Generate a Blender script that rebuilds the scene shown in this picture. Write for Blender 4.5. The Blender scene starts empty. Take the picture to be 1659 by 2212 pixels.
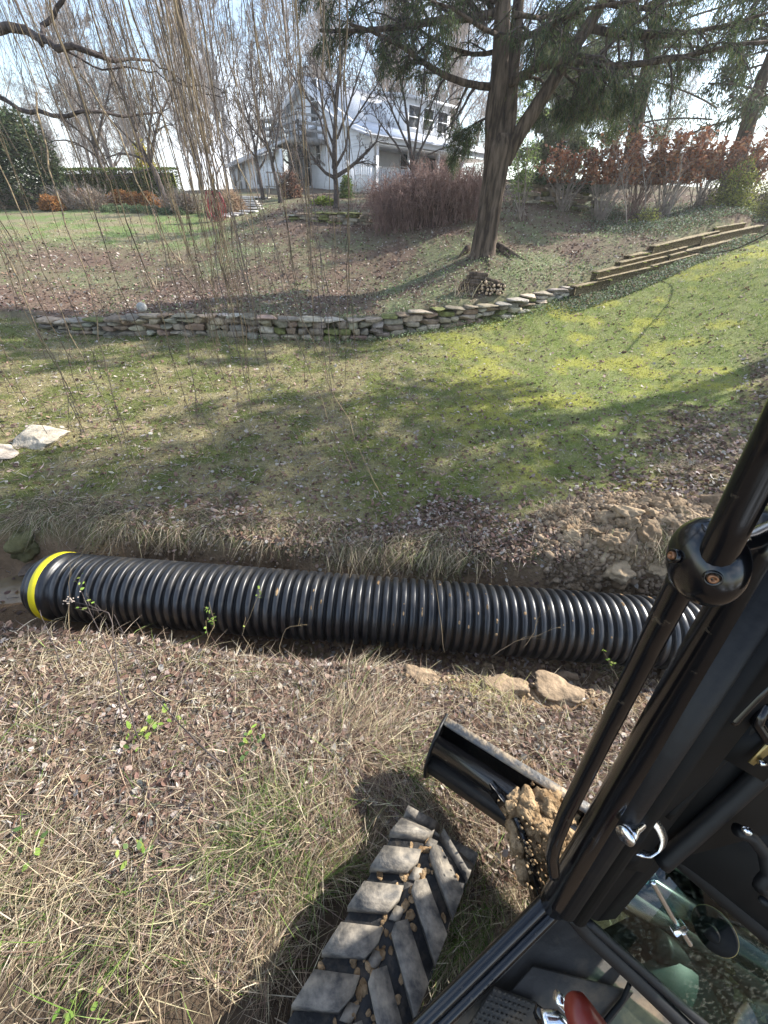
import bpy, math, random
import numpy as np
from mathutils import Vector, Matrix
random.seed(7)
R = np.random.default_rng(11)
sc = bpy.context.scene
COL = sc.collection
rad = math.radians
# ------------------------------------------------------------------ camera
FOC, CX, CY = 830., 829.5, 1106.
_p, _r = rad(38), rad(2.5)
_u0 = np.array([0, math.sin(_p), math.cos(_p)]); _r0 = np.array([1., 0, 0]); FW = np.array([0, math.cos(_p), -math.sin(_p)])
CR = math.cos(_r)*_r0+math.sin(_r)*_u0; CU = -math.sin(_r)*_r0+math.cos(_r)*_u0
C0 = np.array([0, 0, 2.4])
cd = bpy.data.cameras.new('camera'); cam = bpy.data.objects.new('camera', cd); COL.objects.link(cam)
M = Matrix.Identity(4)
for i in range(3):
    M[i][0], M[i][1], M[i][2], M[i][3] = CR[i], CU[i], -FW[i], C0[i]
cam.matrix_world = M
cd.sensor_fit = 'HORIZONTAL'; cd.sensor_width = 36; cd.lens = 36*FOC/1659.
cd.clip_start = .02; cd.clip_end = 2000
sc.camera = cam
# ------------------------------------------------------------------ light
SUN_AZ, SUN_EL = rad(64), rad(33)
w = bpy.data.worlds.new('World'); sc.world = w; w.use_nodes = True
nt = w.node_tree; nt.nodes.clear()
wo = nt.nodes.new('ShaderNodeOutputWorld'); bg = nt.nodes.new('ShaderNodeBackground')
sky = nt.nodes.new('ShaderNodeTexSky'); sky.sky_type = 'NISHITA'; sky.sun_disc = False
sky.sun_elevation = SUN_EL; sky.sun_rotation = SUN_AZ; sky.air_density = 1.0; sky.dust_density = .6
tc = nt.nodes.new('ShaderNodeTexCoord'); nz = nt.nodes.new('ShaderNodeTexNoise'); mp = nt.nodes.new('ShaderNodeMapping')
mp.inputs['Scale'].default_value = (1, 1, 2.2)
nz.inputs['Scale'].default_value = 2.6; nz.inputs['Detail'].default_value = 6; nz.inputs['Roughness'].default_value = .55
cr_ = nt.nodes.new('ShaderNodeValToRGB'); cr_.color_ramp.elements[0].position = .49; cr_.color_ramp.elements[1].position = .68
mx = nt.nodes.new('ShaderNodeMix'); mx.data_type = 'RGBA'; mx.inputs['B'].default_value = (7, 7.4, 8.2, 1)
L = nt.links
L.new(tc.outputs['Generated'], mp.inputs['Vector']); L.new(mp.outputs[0], nz.inputs['Vector']); L.new(nz.outputs['Fac'], cr_.inputs[0])
L.new(cr_.outputs[0], mx.inputs['Factor']); L.new(sky.outputs[0], mx.inputs['A']); L.new(mx.outputs['Result'], bg.inputs[0])
bg.inputs[1].default_value = .125; L.new(bg.outputs[0], wo.inputs[0])
ld = bpy.data.lights.new('sun', 'SUN'); ld.energy = 5.0; ld.angle = rad(.55); ld.color = (1, .95, .86)
sun = bpy.data.objects.new('sun', ld); COL.objects.link(sun)
sun.rotation_euler = Vector((math.cos(SUN_EL)*math.sin(SUN_AZ), math.cos(SUN_EL)*math.cos(SUN_AZ), math.sin(SUN_EL))).to_track_quat('Z', 'Y').to_euler()
sc.view_settings.view_transform = 'Standard'; sc.view_settings.look = 'None'; sc.view_settings.exposure = 1.36
sc.view_settings.gamma = 1
sc.cycles.max_bounces = 6; sc.cycles.diffuse_bounces = 2; sc.cycles.glossy_bounces = 3; sc.cycles.transmission_bounces = 4
sc.cycles.transparent_max_bounces = 6; sc.cycles.use_denoising = True; sc.cycles.caustics_reflective = False; sc.cycles.caustics_refractive = False

def ray(x, y): return ((x-CX)*CR+(CY-y)*CU+FOC*FW)/FOC
def at_z(x, y, z): v = ray(x, y); return C0+v*((z-C0[2])/v[2])
def at_y(x, y, Y): v = ray(x, y); return C0+v*(Y/v[1])
def at_d(x, y, d): return C0+ray(x, y)*d
def proj(P):
    v = np.asarray(P, float)-C0; d = np.maximum(v@FW, .05)
    return CX+FOC*(v@CR)/d, CY-FOC*(v@CU)/d
def nrm(a): return a/np.maximum(np.linalg.norm(a, axis=-1, keepdims=True), 1e-9)
# ------------------------------------------------------------------ value noise
_G = np.random.default_rng(3).random((64, 64, 64))
def vn(p, s=1.):
    p = np.asarray(p, float)*s; i = np.floor(p).astype(int); f = p-i; f = f*f*(3-2*f); o = 0
    for a in (0, 1):
        for b in (0, 1):
            for c in (0, 1):
                ww = (f[..., 0] if a else 1-f[..., 0])*(f[..., 1] if b else 1-f[..., 1])*(f[..., 2] if c else 1-f[..., 2])
                o = o+ww*_G[(i[..., 0]+a) % 64, (i[..., 1]+b) % 64, (i[..., 2]+c) % 64]
    return o
def fbm(p, s=1., n=4):
    o = 0; a = .5
    for k in range(n): o = o+a*vn(np.asarray(p)+17.3*k, s*2**k); a *= .5
    return o/(1-.5**n)
def xy3(x, y, z=0.): x = np.asarray(x, float); return np.stack([x, np.asarray(y, float)+0*x, 0*x+z], -1)
def ss(a, b, x): t = np.clip((x-a)/(b-a), 0, 1); return t*t*(3-2*t)
# ------------------------------------------------------------------ materials
MATS = {}
def mat(name, col=(.5, .5, .5), rough=.8, metal=0., var=.25, scale=8., bump=.3, bscale=None, col2=None, detail=5, trans=0., attr=False, spec=.5, coat=0., stretch=None, tint=None, ramp=(.4, .62), alpha=None):
    m = bpy.data.materials.new(name); m.use_nodes = True; n = m.node_tree.nodes; l = m.node_tree.links
    b = n['Principled BSDF']; out = n['Material Output']
    b.inputs['Roughness'].default_value = rough; b.inputs['Metallic'].default_value = metal
    b.inputs['Specular IOR Level'].default_value = spec; b.inputs['Coat Weight'].default_value = coat
    t = n.new('ShaderNodeTexCoord'); mpp = n.new('ShaderNodeMapping'); l.new(t.outputs['Object'], mpp.inputs[0])
    if stretch: mpp.inputs['Scale'].default_value = stretch
    no = n.new('ShaderNodeTexNoise'); no.inputs['Scale'].default_value = scale; no.inputs['Detail'].default_value = detail
    no.inputs['Roughness'].default_value = .6; l.new(mpp.outputs[0], no.inputs['Vector'])
    mix = n.new('ShaderNodeMix'); mix.data_type = 'RGBA'
    rp = n.new('ShaderNodeValToRGB'); rp.color_ramp.elements[0].position = ramp[0]; rp.color_ramp.elements[1].position = ramp[1]
    l.new(no.outputs['Fac'], rp.inputs[0]); l.new(rp.outputs[0], mix.inputs['Factor'])
    if col2 is None: col2 = tuple(min(1, c*(1+var)) for c in col); cA = tuple(c*(1-var) for c in col)
    else: cA = col
    mix.inputs['A'].default_value = (*cA, 1); mix.inputs['B'].default_value = (*col2, 1)
    src = mix.outputs['Result']
    if attr:
        at = n.new('ShaderNodeVertexColor'); at.layer_name = 'Col'
        mu = n.new('ShaderNodeMix'); mu.data_type = 'RGBA'; mu.blend_type = 'MULTIPLY'; mu.inputs['Factor'].default_value = 1
        l.new(src, mu.inputs['A']); l.new(at.outputs[0], mu.inputs['B']); src = mu.outputs['Result']
    l.new(src, b.inputs['Base Color'])
    if bump:
        bn = n.new('ShaderNodeTexNoise'); bn.inputs['Scale'].default_value = bscale or scale*3; bn.inputs['Detail'].default_value = 6
        l.new(mpp.outputs[0], bn.inputs['Vector'])
        bu = n.new('ShaderNodeBump'); bu.inputs['Strength'].default_value = bump; bu.inputs['Distance'].default_value = .02
        l.new(bn.outputs['Fac'], bu.inputs['Height']); l.new(bu.outputs[0], b.inputs['Normal'])
    if trans:
        tr = n.new('ShaderNodeBsdfTranslucent'); l.new(src, tr.inputs[0]); ms = n.new('ShaderNodeMixShader'); ms.inputs[0].default_value = trans
        l.new(b.outputs[0], ms.inputs[1]); l.new(tr.outputs[0], ms.inputs[2]); l.new(ms.outputs[0], out.inputs[0])
    MATS[name] = m; return m
W1 = (1, 1, 1)
mat('ground', W1, .95, var=.22, scale=14, bump=.9, bscale=45, attr=True, spec=.1)
mat('leafy', W1, .75, var=.15, scale=30, bump=0, attr=True, trans=.35, spec=.25)
mat('litter', W1, .8, var=.2, scale=60, bump=0, attr=True, trans=.12, spec=.2)
mat('bark', (.035, .026, .02), .95, col2=(.135, .102, .078), scale=11, bump=1., bscale=24, stretch=(1, 1, .14), spec=.1)
mat('bark_small', (.045, .036, .034), .9, col2=(.11, .09, .082), scale=14, bump=.5, spec=.15)
mat('bark_far', (.22, .185, .165), .95, col2=(.40, .345, .305), scale=3, bump=0, spec=.1)  # pale twig grey, lightened so far trees carry haze in their colour
mat('willow', (.085, .066, .048), .8, col2=(.25, .19, .11), scale=5, bump=0, spec=.2)
mat('willow_dark', (.07, .055, .05), .8, col2=(.16, .125, .09), scale=5, bump=0, spec=.2)
mat('rock', W1, .9, var=.4, scale=9, bump=.9, bscale=24, attr=True, spec=.15)
mat('clay', (.17, .11, .06), .97, col2=(.38, .27, .16), scale=16, bump=1., bscale=50, spec=.05)
mat('wood_old', (.09, .075, .05), .95, col2=(.34, .28, .18), scale=7, bump=.8, stretch=(1, 6, 6), spec=.1)
mat('wood_end', (.3, .21, .14), .9, col2=(.58, .44, .3), scale=20, bump=.3)
mat('moss', (.09, .11, .02), .95, col2=(.2, .22, .05), scale=20, bump=1., spec=.1)
mat('black_plastic', (.009, .010, .013), .38, col2=(.085, .075, .062), scale=7, bump=.04, bscale=40, spec=.7, detail=12, ramp=(.5, .9))
mat('yellow_tape', (.95, .78, .01), .5, col2=(.85, .7, .02), scale=12, bump=.05)
mat('black_paint', (.004, .004, .005), .2, col2=(.10, .078, .055), scale=26, detail=9, ramp=(.64, .74), bump=.008, bscale=12, spec=.5, coat=.2)
mat('dusty_black', (.008, .008, .009), .5, col2=(.04, .032, .024), scale=9, bump=.1, ramp=(.58, .85), detail=8, spec=.35)
mat('muddy_steel', (.16, .155, .15), .55, metal=.2, col2=(.42, .33, .23), scale=14, bump=.6, ramp=(.46, .6))
mat('rubber', (.055, .052, .05), .7, col2=(.31, .27, .215), scale=20, bump=.25, bscale=60, ramp=(.34, .7), detail=12)
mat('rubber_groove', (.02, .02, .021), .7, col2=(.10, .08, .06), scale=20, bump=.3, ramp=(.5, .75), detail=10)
mat('chrome', (.88, .9, .92), .22, metal=1., var=.03, bump=0)
mat('copper', (.26, .13, .07), .45, metal=.8, var=.2, bump=.1)
mat('brass', (.5, .38, .16), .4, metal=.8, var=.15, bump=.1)
mat('red_rubber', (.16, .02, .012), .35, var=.2, bump=.05)
mat('dark_interior', (.006, .006, .006), .6, var=.2, bump=.0, spec=.2)
mat('mat_floor', (.035, .032, .028), .75, col2=(.17, .125, .08), scale=5, bump=.35, ramp=(.48, .72), detail=8)
mat('siding', (.8, .81, .84), .7, var=.04, scale=3, bump=0)
mat('trim', (.82, .82, .84), .6, var=.03, bump=0)
mat('roof', (.42, .43, .46), .8, col2=(.6, .61, .64), scale=10, bump=.3)
mat('porch_roof', (.5, .53, .6), .45, col2=(.62, .65, .72), scale=6, bump=0, metal=.1)
mat('grey_wood', (.2, .19, .18), .9, col2=(.36, .34, .32), scale=6, bump=.2)
mat('window_dark', (.015, .018, .022), .12, var=.2, bump=0)
mat('stone_path', (.5, .46, .42), .9, col2=(.68, .64, .6), scale=4, bump=.3)
mat('red_hose', (.3, .02, .03), .4, var=.2, bump=0)
mat('red_paint', (.25, .02, .02), .4, var=.1, bump=0)
mat('green_plastic', (.03, .055, .05), .5, var=.15, bump=0)
mat('iron', (.02, .018, .016), .6, var=.2, bump=0)
mat('water', (.16, .12, .07), .12, col2=(.22, .17, .1), scale=3, bump=.25, bscale=9)
g = bpy.data.materials.new('glass_tint'); g.use_nodes = True
_n = g.node_tree.nodes; _l = g.node_tree.links; _n.clear()
_o = _n.new('ShaderNodeOutputMaterial'); _t = _n.new('ShaderNodeBsdfTransparent'); _t.inputs[0].default_value = (.55, .68, .62, 1)
_g = _n.new('ShaderNodeBsdfGlossy'); _g.inputs['Roughness'].default_value = .04; _f = _n.new('ShaderNodeFresnel'); _f.inputs[0].default_value = 1.5
_m = _n.new('ShaderNodeMixShader'); _m.inputs[0].default_value = .07; _l.new(_t.outputs[0], _m.inputs[1]); _l.new(_g.outputs[0], _m.inputs[2])
_d = _n.new('ShaderNodeBsdfDiffuse'); _d.inputs[0].default_value = (.5, .5, .42, 1); _nn = _n.new('ShaderNodeTexNoise'); _nn.inputs['Scale'].default_value = 70; _nn.inputs['Detail'].default_value = 8
_rr = _n.new('ShaderNodeValToRGB'); _rr.color_ramp.elements[0].position = .52; _rr.color_ramp.elements[1].position = .75; _rr.color_ramp.elements[1].color = (.1, .1, .1, 1)
_tc = _n.new('ShaderNodeTexCoord'); _l.new(_tc.outputs['Object'], _nn.inputs[0]); _l.new(_nn.outputs['Fac'], _rr.inputs[0])
_m2 = _n.new('ShaderNodeMixShader'); _l.new(_rr.outputs[0], _m2.inputs[0]); _l.new(_m.outputs[0], _m2.inputs[1]); _l.new(_d.outputs[0], _m2.inputs[2]); _l.new(_m2.outputs[0], _o.inputs[0])
MATS['glass_tint'] = g
# ------------------------------------------------------------------ objects / tags
def empty(name, loc, label=None, cat=None, group=None, kind=None):
    o = bpy.data.objects.new(name, None); COL.objects.link(o); o.location = Vector([float(v) for v in loc]); o.empty_display_size = .1
    return tag(o, label, cat, group, kind)
def tag(o, label=None, cat=None, group=None, kind=None):
    if label: o['label'] = label
    if cat: o['category'] = cat
    if group: o['group'] = group
    if kind: o['kind'] = kind
    return o
class MB:
    def __init__(s): s.v = []; s.f = {}; s.c = []; s.n = 0
    def add(s, v, f, c=None):
        v = np.asarray(v, float).reshape(-1, 3); f = np.asarray(f, int)
        s.v.append(v); s.f.setdefault(f.shape[1], []).append(f+s.n)
        s.c.append(np.broadcast_to(np.array(W1 if c is None else c, float), (len(v), 3))); s.n += len(v); return s
    def build(s, name, m, parent=None, smooth=False, loc=None, usecol=True):
        me = bpy.data.meshes.new(name); V = np.concatenate(s.v)
        if parent is not None and loc is None: loc = None; V = V-wloc(parent)
        if parent is None:
            if loc is None: loc = (V.min(0)+V.max(0))/2; loc[2] = V[:, 2].min()
            V = V-np.array(loc)
        idx = []; st = []; tot = []; k0 = 0
        for k, fl in s.f.items():
            F_ = np.concatenate(fl); idx.append(F_.ravel()); st.append(k0+np.arange(len(F_))*k); tot.append(np.full(len(F_), k)); k0 += F_.size
        idx = np.concatenate(idx); st = np.concatenate(st); tot = np.concatenate(tot)
        me.vertices.add(len(V)); me.vertices.foreach_set('co', V.ravel().astype(np.float32))
        me.loops.add(len(idx)); me.loops.foreach_set('vertex_index', idx.astype(np.int32))
        me.polygons.add(len(st)); me.polygons.foreach_set('loop_start', st.astype(np.int32)); me.polygons.foreach_set('loop_total', tot.astype(np.int32))
        me.update(calc_edges=True)
        if smooth: me.polygons.foreach_set('use_smooth', np.ones(len(st), bool))
        ca = me.color_attributes.new('Col', 'FLOAT_COLOR', 'POINT'); cc = np.ones((len(V), 4), np.float32); cc[:, :3] = np.concatenate(s.c)
        ca.data.foreach_set('color', cc.ravel())
        me.materials.append(MATS[m]); me.validate()
        o = bpy.data.objects.new(name, me); COL.objects.link(o)
        if parent is not None: o.parent = parent
        else: o.location = Vector([float(a) for a in loc])
        return o
def wloc(o):
    l = np.array(o.location)
    while o.parent: o = o.parent; l = l+np.array(o.location)
    return l
# ------------------------------------------------------------------ batch shapes
def tubes(mb, P, r, S=5, c=None, cap=True):
    P = np.asarray(P, float)
    if P.ndim == 2: P = P[None]
    N, K, _ = P.shape; r = np.broadcast_to(np.asarray(r, float), (N, K))
    T = np.empty_like(P); T[:, 1:-1] = P[:, 2:]-P[:, :-2]; T[:, 0] = P[:, 1]-P[:, 0]; T[:, -1] = P[:, -1]-P[:, -2]; T = nrm(T)
    d = nrm(P[:, -1]-P[:, 0]); ref = np.where((np.abs(d[:, 2]) > .8)[:, None], np.array([1., .13, 0]), np.array([0, .1, 1.]))[:, None]
    A = nrm(np.cross(T, ref)); B = np.cross(T, A)
    a = np.arange(S)*2*math.pi/S
    V = P[:, :, None]+r[:, :, None, None]*(A[:, :, None]*np.cos(a)[:, None]+B[:, :, None]*np.sin(a)[:, None])
    i = np.arange(N)[:, None, None]*K*S+np.arange(K-1)[None, :, None]*S; j = np.arange(S)[None, None]; j2 = (j+1) % S
    f = np.stack([i+j, i+j2, i+S+j2, i+S+j], -1).reshape(-1, 4)
    cc = None
    if c is not None:
        c = np.asarray(c, float); cc = c if c.ndim == 1 else np.repeat(c, K*S, 0)
    n0 = mb.n; mb.add(V.reshape(-1, 3), f, cc)
    if cap and S > 3:
        e = np.arange(N)[:, None]*K*S; q = np.arange(S)
        fc = np.concatenate([e+q[::-1], e+(K-1)*S+q])
        mb.f.setdefault(S, []).append(fc+n0)
    return mb
def ribbons(mb, B, D, L_, w_, G=None, c=None, prof=(1, .8, .1), side=None, ctip=None):
    """blades or leaves: base B, direction D, length, half-width profile, bend vector G"""
    N = len(B); K = len(prof); t = np.linspace(0, 1, K)[None, :, None]
    L_ = np.broadcast_to(L_, (N,))[:, None, None]; w_ = np.broadcast_to(w_, (N,))[:, None, None]
    if G is None: G = np.zeros((N, 3))
    P = B[:, None]+D[:, None]*L_*t+G[:, None]*t**2*L_
    if side is None: side = nrm(np.cross(D, R.normal(size=(N, 3))))
    off = side[:, None]*w_*np.array(prof)[None, :, None]*.5
    V = np.stack([P-off, P+off], 2).reshape(-1, 3)
    b = np.arange(N)[:, None]*K*2+np.arange(K-1)[None]*2
    f = np.stack([b, b+1, b+3, b+2], -1).reshape(-1, 4)
    cc = None
    if c is not None:
        c = np.asarray(c, float); cc = np.repeat(np.broadcast_to(c, (N, 3)), K*2, 0)
    mb.add(V, f, cc); return mb
def pick(pal, n, jit=.18):
    pal = np.array(pal, float); k = R.integers(0, len(pal), n); return np.clip(pal[k]*(1+R.uniform(-jit, jit, (n, 1)))*(1+R.uniform(-.05, .05, (n, 3))), 0, 1)
def box(mb, c, s, ax=None, bev=0, col=None):
    """box centre c, half sizes s, axes ax rows"""
    c = np.asarray(c, float); s = np.asarray(s, float); ax = np.eye(3) if ax is None else np.asarray(ax)
    b = min(bev, s.min()*.9)
    if b <= 0:
        q = np.array([[x, y, z] for x in (-1, 1) for y in (-1, 1) for z in (-1, 1)])*s
        f = [[0, 1, 3, 2], [4, 6, 7, 5], [0, 4, 5, 1], [2, 3, 7, 6], [0, 2, 6, 4], [1, 5, 7, 3]]
        mb.add(c+q@ax, f, col); return mb
    V = []; ix = {}
    for sx in (-1, 1):
        for sy in (-1, 1):
            for sz in (-1, 1):
                for a in range(3):
                    p = np.array([sx, sy, sz])*(s-b); p[a] += [sx, sy, sz][a]*b
                    ix[(sx, sy, sz, a)] = len(V); V.append(p)
    F4 = []; F3 = []
    for a in range(3):
        u, v = [k for k in range(3) if k != a]
        for sg in (-1, 1):
            q = []
            for (i, j) in ((-1, -1), (1, -1), (1, 1), (-1, 1)):
                k = [0, 0, 0]; k[a] = sg; k[u] = i; k[v] = j; q.append(ix[(*k, a)])
            F4.append(q if sg > 0 else q[::-1])
        for i in (-1, 1):
            for j in (-1, 1):
                k1 = [0, 0, 0]; k1[u] = i; k1[v] = j; k1[a] = -1; k2 = list(k1); k2[a] = 1
                F4.append([ix[(*k1, u)], ix[(*k2, u)], ix[(*k2, v)], ix[(*k1, v)]])
    for sx in (-1, 1):
        for sy in (-1, 1):
            for sz in (-1, 1): F3.append([ix[(sx, sy, sz, a)] for a in range(3)])
    n0 = mb.n; mb.add(c+np.array(V)@ax, F4, col); mb.f.setdefault(3, []).append(np.array(F3)+n0); return mb
def prism(mb, P, th, nvec=None, col=None):
    P = np.asarray(P, float); n = len(P)
    if nvec is None: nvec = nrm(np.cross(P[1]-P[0], P[-1]-P[0]))
    Q = P+np.asarray(nvec)*th; q = np.arange(n)
    n0 = mb.n; mb.add(np.concatenate([P, Q]), np.stack([q, (q+1) % n, (q+1) % n+n, q+n], -1), col)
    mb.f.setdefault(n, []).append(np.stack([q[::-1], q+n])+n0); return mb
def bar(mb, a, b, r1, r2=None, up=(0, 0, 1), bev=.004, col=None):
    a = np.asarray(a, float); b = np.asarray(b, float); x = nrm(b-a); y = nrm(np.cross(up, x)); z = np.cross(x, y)
    return box(mb, (a+b)/2, (np.linalg.norm(b-a)/2, r1, r2 or r1), np.stack([x, y, z]), bev, col)
# rock / clod template
def _ico(n):
    import bmesh
    bm = bmesh.new(); bmesh.ops.create_icosphere(bm, subdivisions=n, radius=1); bm.verts.ensure_lookup_table()
    v = np.array([x.co[:] for x in bm.verts]); f = np.array([[q.index for q in p.verts] for p in bm.faces]); bm.free(); return v, f
ICO = {k: _ico(k) for k in (1, 2, 3, 4)}
def rock(mb, c, s, rot=0, k=3, rough=.35, boxy=0., col=W1, fr=1.1, tilt=0, cuts=5):
    v, f = ICO[k]; v = v.copy()
    if boxy: pn = (np.abs(v)**(2+8*boxy)).sum(1)**(1/(2+8*boxy)); v = v/pn[:, None]
    for _ in range(cuts):
        d = nrm(R.normal(size=3)); h = R.uniform(.62, .9); e = v@d; v = v-np.maximum(e-h, 0)[:, None]*d
    o = R.uniform(0, 40, 3); v = v*(1+rough*(fbm(v+o, fr, 3)-.5))[:, None]
    v = v*np.asarray(s); cs, sn = math.cos(rot), math.sin(rot)
    ct, st = math.cos(tilt), math.sin(tilt); v = v@np.array([[1, 0, 0], [0, ct, st], [0, -st, ct]])
    v = v@np.array([[cs, sn, 0], [-sn, cs, 0], [0, 0, 1]])
    mb.add(v+np.asarray(c), f, col); return mb
# ------------------------------------------------------------------ terrain
WALL = np.array([at_z(95, 700, .0), at_z(330, 722, .02), at_z(600, 733, .03), at_z(830, 722, .06), at_y(1000, 703, 10.45), at_y(1100, 685, 11.0), at_y(1190, 655, 11.9), at_y(1275, 632, 12.7)])
TIMB = np.array([at_y(1283, 628, 12.8), at_y(1400, 585, 14.2), at_y(1500, 548, 15.8), at_y(1600, 512, 17.6)])
_steep = np.concatenate([WALL[:, :2], TIMB[1:, :2], TIMB[-1:, :2]+[[3, 2.]]])
_steep = np.concatenate([_steep[:1]+[[-4, .4]], _steep])
_hh = np.array([0, .18, .34, .40, .42, .40, .34, .30, .26, .55, .75, .6, 0])
def polydist(x, y, L_, H_):
    best = np.full(np.shape(x), 1e9); hb = np.zeros(np.shape(x))
    for a, b, ha, hb_ in zip(L_[:-1], L_[1:], H_[:-1], H_[1:]):
        d = b-a; l2 = d@d; t = np.clip(((x-a[0])*d[0]+(y-a[1])*d[1])/l2, 0, 1)
        px_, py_ = x-a[0]-t*d[0], y-a[1]-t*d[1]; dd = np.hypot(px_, py_); sg = np.sign(d[0]*py_-d[1]*px_)
        m = dd < np.abs(best); best = np.where(m, dd*sg, best); hb = np.where(m, ha+(hb_-ha)*t, hb)
    return best, hb
def stepz(x, y):
    d, h = polydist(x, y, _steep, _hh); return h*ss(.02, .14, d)*(1-ss(.8, 3.6, d))
PA, PB = at_z(90, 1262, -.245), at_z(1620, 1380, -.245)
PD = nrm(PB-PA); PN = np.array([-PD[1], PD[0], 0])
_cp = [at_z(0, 1150, -.02), at_z(500, 1120, -.08), at_z(1000, 1170, -.12), at_z(1300, 1040, -.03), at_z(830, 900, -.05), at_z(300, 900, -.05), at_z(1400, 900, 0),
       at_y(120, 715, 9.7), at_y(830, 730, 10.), at_y(1100, 695, 10.6), at_y(1280, 640, 12.1), at_y(1600, 520, 16.8), at_y(1659, 560, 13), at_y(1659, 800, 7.5)]
_cp += [q+np.array([.12, -.4, 0]) for q in WALL]+[q+np.array([.25, -.45, 0]) for q in TIMB]
_up = [at_y(1045, 550, 13.5), at_y(700, 470, 19), at_y(830, 418, 29.5), at_y(100, 440, 24), at_y(0, 560, 14), at_y(0, 455, 22), at_y(500, 465, 22), at_y(1200, 445, 20), at_y(1600, 440, 22), at_y(620, 470, 19), at_y(350, 650, 11.6), at_y(850, 640, 11.6), at_y(560, 420, 28), at_y(1620, 480, 18.5)]+[q+np.array([-.5, .9, .75]) for q in TIMB[1:]]
_di = [(-.15, .5, .14), (-.5, .1, .15), (.02, .98, .03), (-1.2, .0, .14), (.42, .74, .03), (.85, .42, .0), (1.3, .2, -.02), (.25, .3, -.04), (-1.5, .3, .12), (0, .4, 0), (1.5, .4, -.1), (-3.5, 1., .1), (-2.2, 1.3, .0), (-.5, 1.3, -.12), (.7, 1.45, -.22), (2.2, 1.3, -.25), (4, 1, -.2), (-6, 2.5, .1), (-7, 6, 0.), (7, 3.5, .1),
       (-8, -3, .4), (0, -3, .3), (6, -3, .2), (-30, 30, 2.2), (30, 34, 4.), (0, 60, 4.5), (-35, 60, 2.8), (35, 60, 5), (-25, 8, .3), (25, 8, 1.4), (22, 20, 2.9), (0, 42, 4.)]
_c = np.array(_cp+_up+_di); _cz = _c[:, 2].copy()
for i in range(len(_cp), len(_cp)+len(_up)): _cz[i] -= float(stepz(_c[i, 0], _c[i, 1]))
def _k(r): return np.where(r > 0, r*r*np.log(np.maximum(r, 1e-9)), 0.)
_wx = lambda x: np.arcsinh(np.asarray(x)/8.)*8; _wy = lambda y: np.arcsinh(np.asarray(y)/8.)*8
_q = np.stack([_wx(_c[:, 0]), _wy(_c[:, 1])], 1); _n_ = len(_q)
_A = np.zeros((_n_+3, _n_+3)); _A[:_n_, :_n_] = _k(np.linalg.norm(_q[:, None]-_q[None], axis=2))+np.eye(_n_)*.03
_A[:_n_, _n_] = 1; _A[:_n_, _n_+1:] = _q; _A[_n_, :_n_] = 1; _A[_n_+1:, :_n_] = _q.T
_w = np.linalg.solve(_A, np.concatenate([_cz, np.zeros(3)]))
def ditch_t(x, y): return (x-PA[0])*PN[0]+(y-PA[1])*PN[1]
MOUND = at_z(1455, 1165, 0.05)
def gz(x, y, detail=True):
    x = np.asarray(x, float); y = np.asarray(y, float); sh = x.shape; x = x.ravel(); y = y.ravel()
    q0, q1 = _wx(x), _wy(y); z = _w[_n_]+_w[_n_+1]*q0+_w[_n_+2]*q1
    for i in range(_n_): z = z+_w[i]*_k(np.hypot(q0-_q[i, 0], q1-_q[i, 1]))
    z = z+stepz(x, y)
    p = xy3(x, y)
    t = ditch_t(x, y)+.16*(fbm(p, 1.6, 2)-.5)
    m = ss(-.62, -.30, t)*(1-ss(.36, .66, t)); bed = -.56+.05*(vn(p, 3)-.5)
    z = z*(1-m)+np.minimum(bed, z)*m
    mdx = np.hypot((x-MOUND[0])/1.25, (y-MOUND[1])/.75); z = z+.40*np.exp(-mdx**2*1.6)*(1-m)
    if detail:
        near = np.exp(-np.hypot(x, y)/14)
        z = z+.05*(fbm(p, 1.7, 4)-.5)*(1-m*.4)+.03*(fbm(p, 9, 2)-.5)*near
    return z.reshape(sh)
def gn(x, y):
    e = .05; z = gz(x, y, False); return nrm(np.stack([-(gz(x+e, y, False)-z)/e, -(gz(x, y+e, False)-z)/e, 1+0*z], -1))
def G(x, y): return np.array([x, y, float(gz(np.array([x]), np.array([y]))[0])])
def onground(px_, py_, y0=1., y1=60.):
    v = ray(px_, py_); t = np.geomspace(.9, 70, 500); P = C0+v*t[:, None]; d = P[:, 2]-gz(P[:, 0], P[:, 1])
    k = np.argmax(d < 0) if (d < 0).any() else len(t)-1
    a, b = t[max(k-1, 0)], t[k]; da, db = d[max(k-1, 0)], d[k]; s = a+(b-a)*(da/(da-db) if da != db else 0)
    return C0+v*s
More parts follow.
